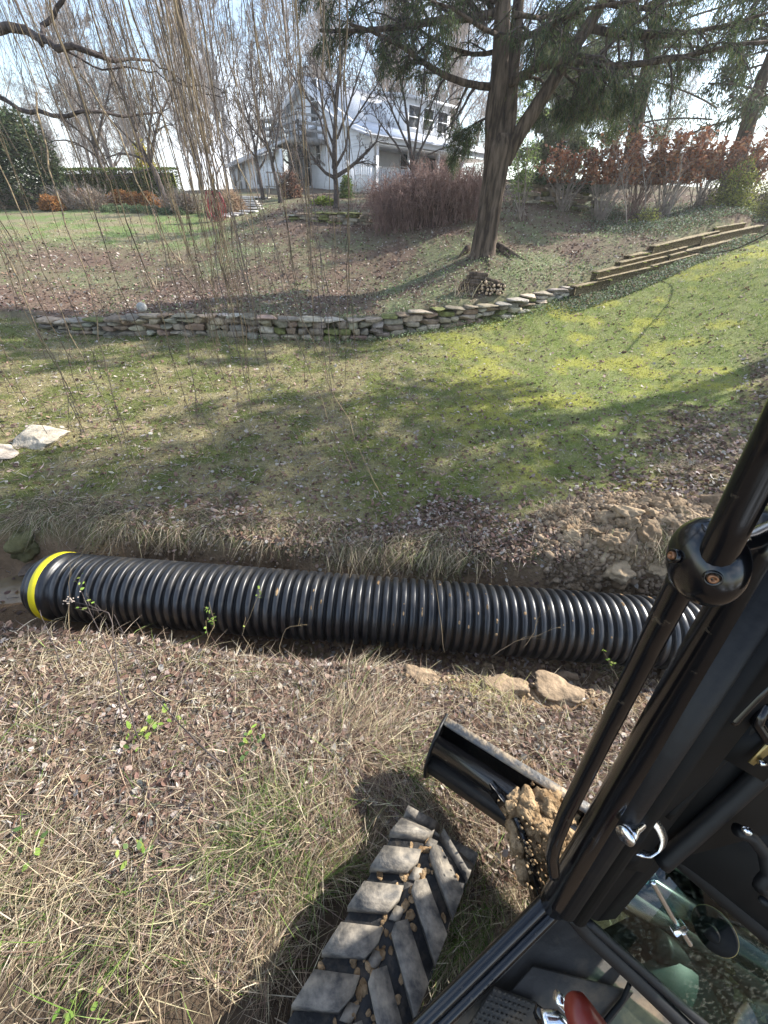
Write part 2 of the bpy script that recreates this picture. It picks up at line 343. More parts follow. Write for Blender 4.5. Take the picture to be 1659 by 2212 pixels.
# surface cover masks (what grows or lies where, in world coordinates)
def masks(x, y):
    p = xy3(x, y); n1 = fbm(p, .55, 4); n2 = fbm(p+31, 1.9, 3); t = ditch_t(x, y); d, _ = polydist(x, y, _steep, _hh)
    bare = ss(-.60, -.35, t)*(1-ss(.5, .62, t)); bare = np.maximum(bare, np.exp(-((x-MOUND[0])/1.2)**2*1.3-((y-MOUND[1])/.75)**2*1.3) > .42)
    bare = np.maximum(bare, ss(.45, .7, 1.3-np.hypot((x-1.25)/1.2, (y-1.45)/.28))); bare = np.maximum(bare, .95*(np.hypot((x-.82)/.34, (y-.62)/.3) < 1))
    near = (t < -.45)*1.; above = (d > .05)*1.; lawn = (1-above)*(1-near)
    leaf_edge = lawn*(ss(.0, .6, 1.25-t-2.2*(n1-.5)+1.6*(n2-.5))*ss(-3.5, 0, x)*.85+ss(-.3, 1.2, 3.7+.77*(x-2.2)-y+2.8*(n1-.5)+1.5*(n2-.5))*ss(1.2, 2.6, x))
    leafy = np.clip(leaf_edge, 0, 1)
    n3 = fbm(p+77, 4.5, 3); upleaf = above*ss(.30, .72, .5*n1+.3*n2+.35*n3-.05+.09*ss(13, 18, y)+.10*ss(1, -4, x)*ss(14, 12, y)-.15*ss(-4, -12, x)*ss(14, 19, y))
    farlawn = above*ss(-5., -8, x)*ss(15.5, 17.5, y)*(1-ss(23, 25, y))
    return dict(n1=n1, n2=n2, t=t, d=d, bare=bare, near=near, above=above, lawn=lawn, leafy=leafy, upleaf=upleaf*(1-farlawn), farlawn=farlawn)
def lerp(a, b, t): return a+(b-a)*np.asarray(t)[..., None]
def gcol(x, y):
    m = masks(x, y); A = np.array
    lawn = lerp(A([.13, .145, .05]), A([.25, .22, .12]), ss(.4, .6, fbm(xy3(x, y)+50, 3.2, 4))); lawn = lerp(lawn, A([.155, .2, .05]), ss(-1.5, 4, x)*.7)
    lawn = lerp(lawn, A([.33, .32, .07]), ss(.5, .64, fbm(xy3(x, y)+3, 1.5, 4))*ss(-1, 3, x)*.75)
    lawn = lerp(lawn, A([.13, .095, .07]), m['leafy']*.8)
    c = lawn
    up = lerp(A([.19, .2, .11]), A([.15, .105, .08]), m['upleaf']); up = lerp(up, lerp(A([.16, .21, .08]), A([.24, .21, .13]), ss(.4, .6, m['n2'])), m['farlawn'])
    up = lerp(up, A([.12, .085, .07]), ss(26, 34, y)*.6)
    c = lerp(c, up, m['above'])
    c = lerp(c, A([.085, .062, .043]), m['near'])
    c = lerp(c, lerp(A([.15, .1, .06]), A([.3, .21, .13]), ss(.35, .65, m['n2'])), m['bare'])
    return c
def build_terrain():
    def ax(lo, hi, d0, g_, c=0.):
        o = [c]; 
        while o[-1] < hi: o.append(o[-1]+d0+g_*max(0, abs(o[-1]-c)-2))
        u = [c]
        while u[-1] > lo: u.append(u[-1]-d0-g_*max(0, abs(u[-1]-c)-2))
        return np.array(u[::-1]+o[1:])
    X = ax(-260, 260, .035, .017); Y = ax(-5, 300, .03, .014, 1.9)
    xx, yy = np.meshgrid(X, Y); z = gz(np.clip(xx, -60, 60), np.clip(yy, -5, 70)); z = np.minimum(z, 6)
    V = np.stack([xx, yy, z], -1).reshape(-1, 3); nx, ny = len(X), len(Y)
    i = (np.arange(ny-1)[:, None]*nx+np.arange(nx-1)[None]); f = np.stack([i, i+1, i+1+nx, i+nx], -1).reshape(-1, 4)
    mb = MB(); mb.add(V, f, gcol(V[:, 0], V[:, 1])); o = mb.build('ground', 'ground', smooth=True, loc=(0, 0, 0)); tag(o, kind='structure')
    print('terrain', len(V))
build_terrain()
# muddy water in the ditch
mb = MB(); q = np.array([PA-PD*5-PN*.5, PB+PD*1.5-PN*.5, PB+PD*1.5+PN*.52, PA-PD*5+PN*.52]); q[:, 2] = -.575
mb.add(q, [[0, 1, 2, 3]]); tag(mb.build('ditch_water', 'water', loc=(0, 0, -.575)), kind='structure')
# ------------------------------------------------------------------ ground cover
def polar(n, r0, r1, a0=-52, a1=52, pw=0.):
    u = R.random(n); r = r0*(r1/r0)**u; a = np.radians(R.uniform(a0, a1, n)); return r*np.sin(a), r*np.cos(a)
def field(n, r0, r1, fn, a0=-54, a1=54):
    x, y = polar(n, r0, r1, a0, a1); k = y > -.6; x, y = x[k], y[k]
    m = masks(x, y); p = fn(m, x, y); k = R.random(len(x)) < p
    return x[k], y[k], {q: v[k] for q, v in m.items()}
def base(x, y, lift=.0): return np.stack([x, y, gz(x, y)+lift], -1)
def rdir(n, zlo, zhi): a = R.uniform(0, 2*math.pi, n); z = R.uniform(zlo, zhi, n); return nrm(np.stack([np.cos(a), np.sin(a), z], -1))
STRAW = [(.54, .45, .31), (.66, .57, .42), (.42, .33, .23), (.34, .26, .18), (.60, .52, .34), (.30, .22, .16)]
GREEN = [(.13, .22, .04), (.2, .3, .07), (.09, .15, .04), (.28, .36, .12)]
DEAD = [(.15, .09, .065), (.2, .13, .10), (.27, .19, .15), (.11, .07, .055), (.33, .25, .21), (.17, .12, .1)]
PALE = [(.38, .34, .3), (.46, .41, .36), (.3, .25, .2), (.24, .19, .15)]
def leaves(mb, B, n, size, pal, narrow=.55, flat=.45, up=0.):
    N = len(B); D = rdir(N, -flat*.3, flat+up); s = nrm(np.cross(D, nrm(np.array([0, 0, 1.])+R.normal(size=(N, 3))*flat)))
    Gv = np.stack([0*size, 0*size, R.uniform(-.5, .35, N)], -1)
    ribbons(mb, B, D, size, size*narrow, Gv, pick(pal, N, .25), prof=(.25, 1, .85, .12), side=s)
# --- long straw and grass on the near bank
rr = lambda x, y: np.hypot(x, y-0.)+.9
mb = MB()
x, y, m = field(165000, .35, 4.6, lambda m, x, y: (m['t'] < -.38)*(1-.8*m['bare'])*(.25+.75*ss(.3, .55, m['n2'])), -88, 70)
d = np.sqrt(x**2+y**2+5.); N = len(x); B = base(x, y, .005)
fl = fbm(xy3(x, y), .9, 2)*9; D = nrm(np.stack([np.cos(fl)+R.normal(size=N)*.7, np.sin(fl)+R.normal(size=N)*.7, R.uniform(.0, .45, N)], -1))
gr = ss(.5, .66, fbm(xy3(x, y)+9, 1.3, 3))
c = np.where((R.random(N) < .06+.42*gr)[:, None], pick(GREEN, N), pick(STRAW+[(.24, .16, .12), (.36, .27, .22)], N, .3))
Gv = np.stack([0*x, 0*x, -R.uniform(.15, .6, N)], -1)+R.normal(size=(N, 3))*.12
ribbons(mb, B, D, R.uniform(.05, .25, N)*R.uniform(.6, 1.25, N), R.uniform(.0014, .0038, N)*d/2.4, Gv, c, prof=(1, 1, .8, .15))
tag(mb.build('dry_grass', 'leafy'), 'pale straw and thin green blades matted over the near ditch bank', 'grass', kind='stuff')
# --- taller tufts: near bank and both lips of the ditch
mb = MB()
def tuft(cx, cy, n, spread, h, pal, lean=(0, 0), z0=.1, wd=.003, droop=.5):
    x = cx+R.normal(size=n)*spread; y = cy+R.normal(size=n)*spread*.6; B = base(x, y)
    D = nrm(np.stack([R.normal(size=n)*.55+lean[0], R.normal(size=n)*.55+lean[1], R.uniform(.4, 1.2, n)], -1))
    Gv = np.stack([D[:, 0]*.5+lean[0]*.4, D[:, 1]*.5+lean[1]*.4, -R.uniform(droop*.6, droop*1.5, n)], -1)
    ribbons(mb, B, D, h*R.uniform(.5, 1.2, n), wd*R.uniform(.6, 1.3, n), Gv, pick(pal, n), prof=(1, .95, .7, .1))
MIX1 = STRAW+[(.2, .27, .08), (.15, .22, .06)]
DARKG = [(.16, .14, .07), (.1, .12, .04), (.2, .17, .1), (.12, .14, .06)]
for k in range(520):           # far lip: long blades hanging over the cut
    s = R.uniform(-.7, 5.9); pt = PA+PD*s; t = R.uniform(.62, .95); cx, cy = (pt+PN*t)[:2]
    if 3.6 < s < 5.3 and R.random() < .93: continue
    if vn(np.array([s*1.7, 3.3, 1.]))+.25*R.random() < .5: continue
    tuft(cx, cy, 46, .07, R.uniform(.1, .24), (MIX1+DARKG) if R.random() < .5 else STRAW+DARKG[:2], lean=(R.normal()*.5, -.6), droop=1.0, wd=.004)
for px_, py_, n, s, h, pal in [(560, 1800, 220, .10, .2, GREEN), (620, 1760, 260, .13, .22, GREEN+STRAW), (500, 1850, 160, .1, .2, GREEN+STRAW), (1060, 1510, 420, .13, .17, STRAW[:2]+[(.5, .5, .2)]), (1320, 1440, 240, .12, .2, STRAW[:2]+GREEN[1:2]), (900, 1690, 90, .05, .2, GREEN), (160, 1420, 260, .2, .2, STRAW),
                               (520, 1460, 200, .15, .16, STRAW), (100, 1900, 200, .15, .25, STRAW), (330, 1960, 120, .12, .2, STRAW+GREEN), (600, 2100, 200, .12, .22, STRAW), (40, 1640, 150, .12, .2, GREEN+STRAW), (1490, 1010, 160, .12, .2, STRAW+[(.2, .25, .1)]), (1430, 1010, 140, .12, .2, STRAW), (1190, 1110, 300, .12, .22, STRAW), (1260, 1150, 200, .1, .2, STRAW),
                               (1380, 1560, 240, .15, .18, STRAW), (1080, 1590, 200, .12, .16, STRAW), (260, 2150, 160, .12, .22, STRAW+GREEN)]:
    P = onground(px_, py_); tuft(P[0], P[1], n, s, h, pal)
for k in range(170):
    x, y = R.uniform(-3.2, 2.2), R.uniform(-.3, 1.45)
    if ditch_t(x, y) < -.5 and not (x > .35 and y < 1.45): tuft(x, y, 34, .06, R.uniform(.09, .2), MIX1 if R.random() < .35 else STRAW)
tag(mb.build('tall_grass', 'leafy'), 'long tan and green grass tufts hanging over the ditch lips', 'grass', kind='stuff')
# --- lawn blades
mb = MB()
def pl(m, x, y): return (m['lawn']*(1-.9*m['bare'])*(m['t'] > .45)*(1-.75*m['leafy'])+m['farlawn']*.8)
x, y, m = field(210000, 2.6, 24, pl); N = len(x); d = np.hypot(x, y); B = base(x, y)
cc = gcol(x, y)*R.uniform(.75, 1.75, (N, 1))*np.array([1.1, 1.1, .9]); k = R.random(N) < .25; cc[k] = pick(STRAW[:3], k.sum())*.8
yl = ss(.5, .64, fbm(xy3(x, y)+3, 1.5, 4))*ss(-1, 2.5, x)*(R.random(N) < .55); cc = lerp(cc, np.array([.42, .42, .09]), yl*.6)
ribbons(mb, B, rdir(N, .25, 1.6), R.uniform(.018, .05, N)*(d/4)**.5, .0035*(d/4)**.95*R.uniform(.6, 1.3, N), R.normal(size=(N, 3))*.2, cc, prof=(1, .8, .1))
tag(mb.build('lawn_grass', 'leafy'), 'short green and tan lawn grass between the ditch and the stone wall', 'grass', kind='stuff')
# --- fallen leaves
mb = MB()
def pf(m, x, y): return np.clip(.1*m['lawn']+.9*m['leafy']*m['lawn']+.17*m['near']+.8*m['upleaf']+.04*m['above'], 0, 1)*(1-.85*m['bare'])
x, y, m = field(270000, .5, 28, pf, -70, 60); N = len(x); d = np.sqrt(x**2+y**2+2)
leaves(mb, base(x, y, .012), N, R.uniform(.016, .055, N)*(d/4)**.36, DEAD+DEAD[:4]+PALE[:2], .8, .6)
tag(mb.build('fallen_leaves', 'litter'), 'brown and mauve fallen leaves strewn over bank, lawn and slope', 'leaves', kind='stuff')
mb = MB()
x, y, m = field(150000, .5, 16, lambda m, x, y: (.8*m['near']+.5*m['lawn']*(1-ss(-1, 3.5, x)*.75)+.3*m['above'])*(1-.9*m['bare']), -75, 60); N = len(x); d = np.sqrt(x**2+y**2+2)
D = rdir(N, -.1, .4)
ribbons(mb, base(x, y, .01), D, R.uniform(.03, .075, N)*(d/4)**.4, R.uniform(.005, .01, N)*(d/4)**.6, R.normal(size=(N, 3))*.25, pick(PALE+DEAD[:3], N, .3), prof=(.2, 1, .8, .05))
tag(mb.build('willow_leaves', 'litter'), 'narrow pale grey willow leaves littering the ground', 'leaves', kind='stuff')
# --- low green cover among the leaves on the upper slope and along the wall foot
mb = MB()
def pg(m, x, y):
    foot = ((m['d'] < -.0)&(m['d'] > -.55)&(m['lawn'] > 0))*ss(-6, 2, x)
    cap = np.exp(-((x-3.6)/2.2)**2-((y-12.6)/1.0)**2)
    return np.clip(m['above']*(1-m['upleaf'])*.55*(1-m['farlawn'])*(y < 22)+foot*.8+cap*.6*m['above'], 0, 1)
x, y, m = field(120000, 8, 26, pg); N = len(x); d = np.hypot(x, y)
leaves(mb, base(x, y, .02)+R.random((N, 1))*[0, 0, .07], N, R.uniform(.02, .05, N)*(d/10)**.6, [(.16, .22, .08), (.24, .32, .14), (.1, .14, .05), (.36, .41, .26)], .8, .6, .3)
tag(mb.build('ground_cover', 'leafy'), 'small-leaved green ground cover on the slope above the wall', 'ground cover', kind='stuff')
mb = MB()
def pv(m, x, y):
    strip = ((m['d'] > -.9)&(m['d'] < 1.0))*ss(2.5, 6, x)*ss(10.5, 12, y)
    patch = ss(6.5, 9, x)*ss(14.5, 16.5, y)*(m['d'] > 0)*(1-ss(21, 23, y))
    return np.clip(strip*(m['d'] < 0)*1.+patch*.8, 0, 1)
x, y, m = field(260000, 10.5, 27, pv, 10, 52); N = len(x); d = np.hypot(x, y)
leaves(mb, base(x, y, .02)+R.random((N, 1))*np.stack([0*x, 0*x, .04+.12*(m['d'] > .1)], 1), N, R.uniform(.03, .065, N)*(d/14)**.5, [(.10, .15, .07), (.17, .23, .13), (.08, .10, .05), (.3, .33, .27), (.2, .14, .1)], .55, .7, .4)  # palette lightened, silvery leaves: backlit sparkle put into the colour
tag(mb.build('ivy', 'leafy'), 'dark glossy ivy and vinca spilling past the timber wall', 'ivy', kind='stuff')
# broad weeds and young shoots among the straw
def shoot(px_, py_, n, s, pal, label, h=.05):
    P = onground(px_, py_); mb = MB(); B = P+R.normal(size=(n, 3))*[s, s*.7, 0]; B[:, 2] = gz(B[:, 0], B[:, 1])+R.uniform(.02, h, n)
    top = B.copy(); foot = P+(B-P)*.4; foot[:, 2] = gz(foot[:, 0], foot[:, 1])
    tubes(mb, np.stack([foot, (foot+top)/2+[0, 0, .01], top], 1), .0012, 4, (.15, .12, .04))
    D = rdir(n, -.2, .5); ribbons(mb, B, D, R.uniform(.022, .045, n), R.uniform(.014, .026, n), R.normal(size=(n, 3))*.12, pick(pal, n), prof=(.2, 1, .8, .1), side=nrm(np.cross(D, nrm(np.array([0, -.5, 1])+R.normal(size=(n, 3))*.35))))
    tag(mb.build('seedling', 'leafy'), label, 'seedling', 'green seedlings on the near bank')
LG = [(.28, .42, .08), (.2, .34, .06), (.4, .48, .12)]; DG = [(.09, .16, .05), (.13, .2, .07)]
shoot(310, 1600, 12, .05, LG, 'bright lime green seedling, the one with the largest glossy leaves on the near bank')
shoot(370, 1560, 10, .05, LG, 'small yellow-green seedling just behind the largest bright one', .09)
shoot(515, 1630, 9, .045, DG, 'mid green broad-leaved seedling in the middle of the straw')
shoot(545, 1595, 9, .04, DG+LG, 'dark green seedling standing in the straw right of the lime green ones', .08)
shoot(60, 1830, 10, .06, DG+LG, 'green trailing weed at the left edge of the near bank')
shoot(170, 2195, 9, .05, LG, 'green weed leaves low at the bottom left corner')
shoot(1310, 1440, 8, .05, LG, 'fresh green sprout beside the pipe near the black pillar', .16)
shoot(310, 1850, 8, .05, LG+DG, 'low green leaf cluster left of the rubber track')
# ------------------------------------------------------------------ corrugated pipe
def revolve(mb, prof, O, ax, S=72, col=None):
    ax = nrm(np.asarray(ax)); u = nrm(np.cross(ax, [0, 0, 1.])); v = np.cross(u, ax); a = np.arange(S)*2*math.pi/S
    ring = u*np.cos(a)[:, None]+v*np.sin(a)[:, None]; pr = np.asarray(prof, float); K = len(pr)
    V = O+ax*pr[:, 0][:, None, None]+ring[None]*pr[:, 1][:, None, None]
    i = np.arange(K-1)[:, None]*S; j = np.arange(S)[None]; j2 = (j+1) % S
    mb.add(V.reshape(-1, 3), np.stack([i+j, i+j2, i+S+j2, i+S+j], -1).reshape(-1, 4), col); return mb
PO = PA+PD*.07
pipe = empty('corrugated_pipe', PO, 'long black corrugated drainage pipe with a yellow band lying in the ditch', 'pipe')
pr = []; s = .225
while s < 6.35:
    pr += [(s, .246), (s+.022, .246), (s+.025, .272), (s+.029, .281), (s+.034, .285), (s+.058, .285), (s+.064, .281), (s+.068, .271), (s+.0705, .246)]; s += .0715
pr += [(s, .235), (s-.01, .222)]
revolve(MB(), pr, PO, PD).build('barrel', 'black_plastic', pipe, smooth=False)
e0 = [(.04, .215), (-.01, .218), (-.02, .232), (-.012, .247), (.0, .252), (.012, .246), (.022, .252), (.036, .272), (.05, .285), (.07, .29), (.12, .291), (.165, .291), (.19, .289), (.2, .27), (.21, .254), (.225, .246)]
revolve(MB(), e0, PO, PD).build('coupler', 'black_plastic', pipe, smooth=True)
revolve(MB(), [(.092, .2905), (.094, .2945), (.146, .2945), (.148, .2905)], PO, PD).build('yellow_band', 'yellow_tape', pipe)
revolve(MB(), [(-.03, .218), (.2, .222), (6.3, .222)], PO, PD).build('liner', 'black_plastic', pipe, smooth=True)
mb = MB()
for k in range(46):
    s = R.uniform(2.0, 5.6); i = round((s-.225)/.0715); s = .225+i*.0715+.046; a = R.uniform(.5, 2.4); u = nrm(np.cross(PD, [0, 0, 1.])); v = np.cross(u, PD)
    if u[1] > 0: u = -u
    d = u*math.cos(a)+v*math.sin(a)*(1 if v[2] > 0 else -1); s2 = R.uniform(.004, .013)
    c = PO+PD*s+d*.2856; X = np.stack([PD, nrm(np.cross(d, PD)), d]); v_, f_ = ICO[2]
    mb.add(c+(v_*(1+.5*(vn(v_+k, 2)-.5))[:, None]*[s2*.9, s2*R.uniform(.9, 3), .0018])@X, f_)
mb.build('mud_spatter', 'clay', pipe)['kind'] = 'stuff'
# ------------------------------------------------------------------ dry-stone walls
STC = [(.34, .29, .22), (.40, .35, .27), (.30, .26, .2), (.44, .38, .29), (.36, .27, .2), (.38, .35, .29)]
def stone_wall(name, label, line, H, courses, sl=(.16, .42), dep=.16, mossy=.1, cap=True, cat='stone wall'):
    line = np.asarray(line, float)[:, :2]; seg = np.hypot(*np.diff(line, axis=0).T); cs = np.concatenate([[0], np.cumsum(seg)]); T = cs[-1]
    P = lambda s: np.array([np.interp(s, cs, line[:, 0]), np.interp(s, cs, line[:, 1])])
    mb = MB(); hh = lambda s: np.interp(s/T, np.linspace(0, 1, len(H)), H)
    for k in range(courses+1 if cap else courses):
        s = R.uniform(-.1, 0)
        while s < T:
            l = R.uniform(*sl)*(1.25 if k == courses else 1); sm = min(s+l/2, T); h = hh(sm); ch = h/courses
            if h > .06 and not (k > 0 and k < courses and R.random() < .03):
                p = P(sm); q = P(min(sm+.05, T)); q0 = P(max(sm-.05, 0)); d = q-q0; rot = math.atan2(d[1], d[0])
                nx, ny = math.sin(rot), -math.cos(rot); g0 = float(gz(np.array([p[0]+nx*.18]), np.array([p[1]+ny*.18]), False)[0])
                hk = ch*R.uniform(.82, 1.08)
                if k == courses: zc = g0+h+.012; hk = .05+.02*R.random(); off = R.uniform(.0, .05)
                else: zc = g0+ch*(k+.5)-.02; off = R.uniform(-.02, .03)-.015*k
                c = pick(STC, 1, .2)[0]; c = np.clip(c*R.uniform(.75, 1.25), 0, 1)
                if R.random() < mossy: c = np.array([.2, .21, .08])
                rock(mb, (p[0]+nx*(off+.0), p[1]+ny*(off+.0), zc), (l*.5, dep*(1.15 if k == courses else 1), hk*.54), rot+R.normal()*.04, 3, .28, .55, c, 1.3, R.normal()*.05, 3)
            s += l*.98
    return tag(mb.build(name, 'rock', smooth=False), label, cat)
def shift(line, d):
    line = np.asarray(line)[:, :2]; t = nrm(np.gradient(line, axis=0)); return line+np.stack([-t[:, 1], t[:, 0]], 1)*d
stone_wall('stone_wall', 'long curving dry-stacked stone retaining wall along the top of the lawn', shift(WALL, -.02), [.16, .3, .38, .40, .42, .42, .40, .36, .3, .24, .16], 3, (.2, .5), .17, mossy=.07)
P1, P2, P3 = onground(628, 474), onground(720, 481), onground(815, 483)
stone_wall('low_stone_wall', 'low mossy stone edging in front of the small bare tree and the bramble mound', [P1, P2, P3], [.12, .26, .34, .3], 3, (.25, .55), .16, .3)
for (x_, y_, s_, lb) in [(835, 478, .28, 'yellowish mossy boulder at the right end of the low stone edging'), ]:
    P = onground(x_, y_); mb = MB(); rock(mb, P+[0, 0, .1], (s_, .25, .16), .3, 3, .4, .3, (.3, .29, .16)); tag(mb.build('boulder', 'rock'), lb, 'boulder')
P1, P2 = at_y(1112, 447, 20.2), at_y(1292, 450, 20.2)
for q in (P1, P2): q[2] = gz(q[:1], q[1:2])[0]
stone_wall('garden_wall', 'stone garden wall with ivy on top behind the large tree trunk', [P1, (P1+P2)/2, P2], [.6, .72, .66], 5, (.3, .7), .2, .35)
mb = MB(); n = 4200; t_ = R.random(n); B = P1+(P2-P1)*t_[:, None]; B = B+R.normal(size=(n, 3))*[.1, .3, .06]; B[:, 2] += .78+.06*np.sin(t_*20)
leaves(mb, B, n, R.uniform(.07, .15, n), [(.05, .09, .04), (.1, .15, .07), (.2, .25, .16)], .7, .6)
tag(mb.build('wall_ivy', 'leafy'), 'dark ivy trailing along the top of the garden wall', 'ivy')
# round stone on the wall, boulders and slabs
P = at_z(317, 686, .0); Pw = onground(317, 712); mb = MB(); rock(mb, (Pw[0]-.02, Pw[1]+.12, Pw[2]+.44), (.105, .105, .095), 0, 3, .12, 0, (.5, .49, .46), cuts=0); tag(mb.build('round_stone', 'rock', smooth=True), 'round pale grey stone sitting on top of the long stone wall', 'stone')
def slab(px_, py_, s, rot, col, label, name='boulder', boxy=.3, m='rock', dz=.0, tilt=0, rough=.3):
    P = onground(px_, py_); mb = MB(); rock(mb, P+[0, 0, s[2]*.55+dz], s, rot, 4, rough, boxy, col, 1.5, tilt, 9); return tag(mb.build(name, m), label, 'rock')
slab(88, 952, (.36, .22, .085), .1, (.5, .44, .35), 'flat pale sandstone slab lying on the lawn at left', 'flat_rock', tilt=.12, rough=.5)
slab(-4, 985, (.2, .2, .08), .4, (.5, .43, .36), 'pale rock at the left picture edge beside the flat slab', 'flat_rock', rough=.5)
slab(60, 1185, (.17, .14, .13), .2, (.16, .15, .07), 'mossy green boulder in the ditch behind the pipe end', 'boulder', .25, rough=.9)
slab(75, 1235, (.12, .09, .05), .9, (.22, .17, .13), 'small wet brown rock below the mossy boulder', 'rock')
for (a, b, s_, lb) in [(1090, 1487, (.14, .085, .055), 'pale tan flat clod lying alone on the near bank below the pipe'), (1205, 1495, (.17, .1, .06), 'large grey-brown clod between the pale clod and the black pillar'), (915, 1462, (.12, .07, .05), 'tan clod under the middle of the pipe'), (1215, 1465, (.1, .06, .05), 'lumpy clod half under the pipe at right'), (1455, 1475, (.1, .09, .07), 'brown clod seen between the black grab bar and the cab pillar')]:
    slab(a, b, s_, R.uniform(-.3, .3), (.34, .25, .165), lb, 'clay_clod', .15, 'rock', dz=-.012, rough=1.3)
# clods of the spoil heap
def nearclods():
    for k in range(60):
        x, y = R.uniform(.05, 2.5), 1.6+R.normal()*.1; tag(clod(x, y, R.uniform(.014, .04)), 'tan clay clod on the near side of the pipe among crumbs', 'clod', 'clay clods along the near side of the pipe')
heap = []
def clod(x, y, s, dz=0., big=False):
    mb = MB(); z = float(gz(np.array([x]), np.array([y]))[0]); c = lerp(np.array([.26, .18, .11]), np.array([.45, .34, .22]), R.random())
    rock(mb, (x, y, z+s*.25+dz), (s*R.uniform(.8, 1.3), s*R.uniform(.7, 1.1), s*R.uniform(.5, .9)), R.uniform(0, 6), 4, 1.15, .1, c, 2.3, R.normal()*.6, 9)
    return mb.build('clay_clod', 'rock')
for k in range(170):
    a = R.uniform(0, 6.28); q = R.random()**.6; x, y = MOUND[0]+1.15*q*math.cos(a), MOUND[1]+.68*q*math.sin(a)
    tag(clod(x, y, R.choice([R.uniform(.025, .05), R.uniform(.05, .09)])), 'light brown clay clod in the spoil heap behind the pipe', 'clod', 'clay clods of the spoil heap')
nearclods()
for (a, b, s) in [(1350, 1115, .13), (1395, 1160, .1), (1330, 1235, .12), (1480, 1240, .11), (1420, 1230, .1), (1545, 1095, .15)]:
    P = onground(a, b); tag(clod(P[0], P[1], s), 'large pale clay lump among the smaller clods of the spoil heap', 'clod', 'large lumps of the spoil heap')
mb = MB(); n = 9500
a = R.uniform(0, 6.28, n); q = R.random(n)**.55; X = MOUND[0]+1.3*q*np.cos(a); Y = MOUND[1]+.8*q*np.sin(a); S_ = R.uniform(.006, .026, n)*np.where(R.random(n) < .2, 1.6, 1)
n2 = 2600; X = np.concatenate([X, R.uniform(.1, 2.6, n2)]); Y = np.concatenate([Y, R.normal(size=n2)*.13+1.55]); S_ = np.concatenate([S_, R.uniform(.004, .02, n2)])
n3 = 900; X = np.concatenate([X, R.uniform(-3, 3.2, n3)]); Y = np.concatenate([Y, R.normal(size=n3)*.06+2.66]); S_ = np.concatenate([S_, R.uniform(.004, .022, n3)])
n = len(X); v, f = ICO[1]; Z = gz(X, Y)
V = v[None]*(1+.45*R.normal(size=(n, len(v), 1))*.5)*S_[:, None, None]*R.uniform(.6, 1.3, (n, 1, 3))+np.stack([X, Y, Z+S_*.3], 1)[:, None]
cc = lerp(np.array([.2, .14, .09]), np.array([.42, .32, .22]), R.random(n))
mb.add(V.reshape(-1, 3), (f[None]+np.arange(n)[:, None, None]*len(v)).reshape(-1, 3), np.repeat(cc, len(v), 0))
tag(mb.build('clay_crumbs', 'rock'), 'crumbled tan clay scattered over the spoil heap and under the pipe', 'clay', kind='stuff')
# ------------------------------------------------------------------ railway-tie wall
TB = [(1236, 628, 1312, 610, 0), (1283, 612, 1420, 580, 0), (1283, 597, 1432, 562, .05), (1400, 583, 1500, 556, .0), (1333, 576, 1476, 541, .12), (1352, 562, 1400, 552, .3), (1440, 560, 1560, 528, .02), (1405, 541, 1545, 507, .2), (1520, 540, 1625, 512, 0), (1510, 522, 1640, 494, .1), (1538, 500, 1602, 489, .3)]
tw = empty('timber_wall', at_y(1283, 625, 12.8), 'stepped retaining wall of weathered mossy railway ties climbing the slope at right', 'timber wall')
for i, (a, b, c_, d_, yo) in enumerate(TB):
    Ya = np.interp(a, [1240, 1283, 1400, 1500, 1600, 1660], [12.3, 12.8, 14.2, 15.8, 17.6, 18.8])-.38+yo; Yb = np.interp(c_, [1240, 1283, 1400, 1500, 1600, 1660], [12.3, 12.8, 14.2, 15.8, 17.6, 18.8])-.38+yo
    A_, B_ = at_y(a, b, Ya), at_y(c_, d_, Yb); mb = MB(); bar(mb, A_, B_, .1, .118, bev=.014); t = mb.build('timber', 'wood_old', tw)
    mb = MB(); n = 60; q = A_+(B_-A_)*R.random((n, 1)); 
    for k in range(int(n*.75)):
        rock(mb, q[k]+[R.normal()*.05, R.normal()*.05, .085], (R.uniform(.04, .16), R.uniform(.03, .07), .014), math.atan2(B_[1]-A_[1], B_[0]-A_[0]), 2, .5)
    mb.build('moss', 'moss', t)
# ------------------------------------------------------------------ firewood
def log(a, b, r, label, endm='wood_end'):
    a = np.asarray(a); b = np.asarray(b); o = empty('firewood_log', (a+b)/2, label, 'log', 'firewood logs in the small stack')
    t = np.linspace(0, 1, 7)[:, None]; P = a+(b-a)*t+R.normal(size=(7, 3))*r*.08; tubes(MB(), P, r*(1+R.normal(size=7)*.05), 10).build('bark', 'bark', o, smooth=False)
    d = nrm(b-a)
    for e, sg in ((a, -1), (b, 1)):
        mb = MB(); tubes(mb, np.stack([e, e+d*sg*.004]), r*.86, 10); mb.build('cut_end', endm, o)
F0 = onground(1045, 652); F0 = G(F0[0], F0[1]+.28)
LG_ = [(-.62, .03, 0), (-.60, .10, 1), (-.54, .165, 2), (-.53, .22, 3), (-.46, .29, 4), (-.40, .36, 5)]
for i, (dx, dz, k) in enumerate(LG_):
    log(F0+[dx, .08+.01*k, dz+.04], F0+[dx+.44+R.normal()*.02, .0+R.normal()*.02, dz+.05+R.normal()*.01], R.uniform(.038, .052), 'dark barked log lying sideways at the left of the firewood stack')
for i in range(26):
    col_ = i % 8; row = i//8; x_ = -.12+col_*.083+R.normal()*.016+.02*(row % 2); z_ = .04+row*.078+R.normal()*.012
    if row*1.2+col_*.3 > 4.6: continue
    log(F0+[x_, -.12+R.normal()*.02, z_], F0+[x_+R.normal()*.02, .24, z_+R.normal()*.01], R.uniform(.02, .046), 'short firewood log with its pale cut end facing the lawn')
log(F0+[.0, -.05, .33], F0+[.35, .0, .26], .04, 'firewood log laid slanting across the top of the stack')
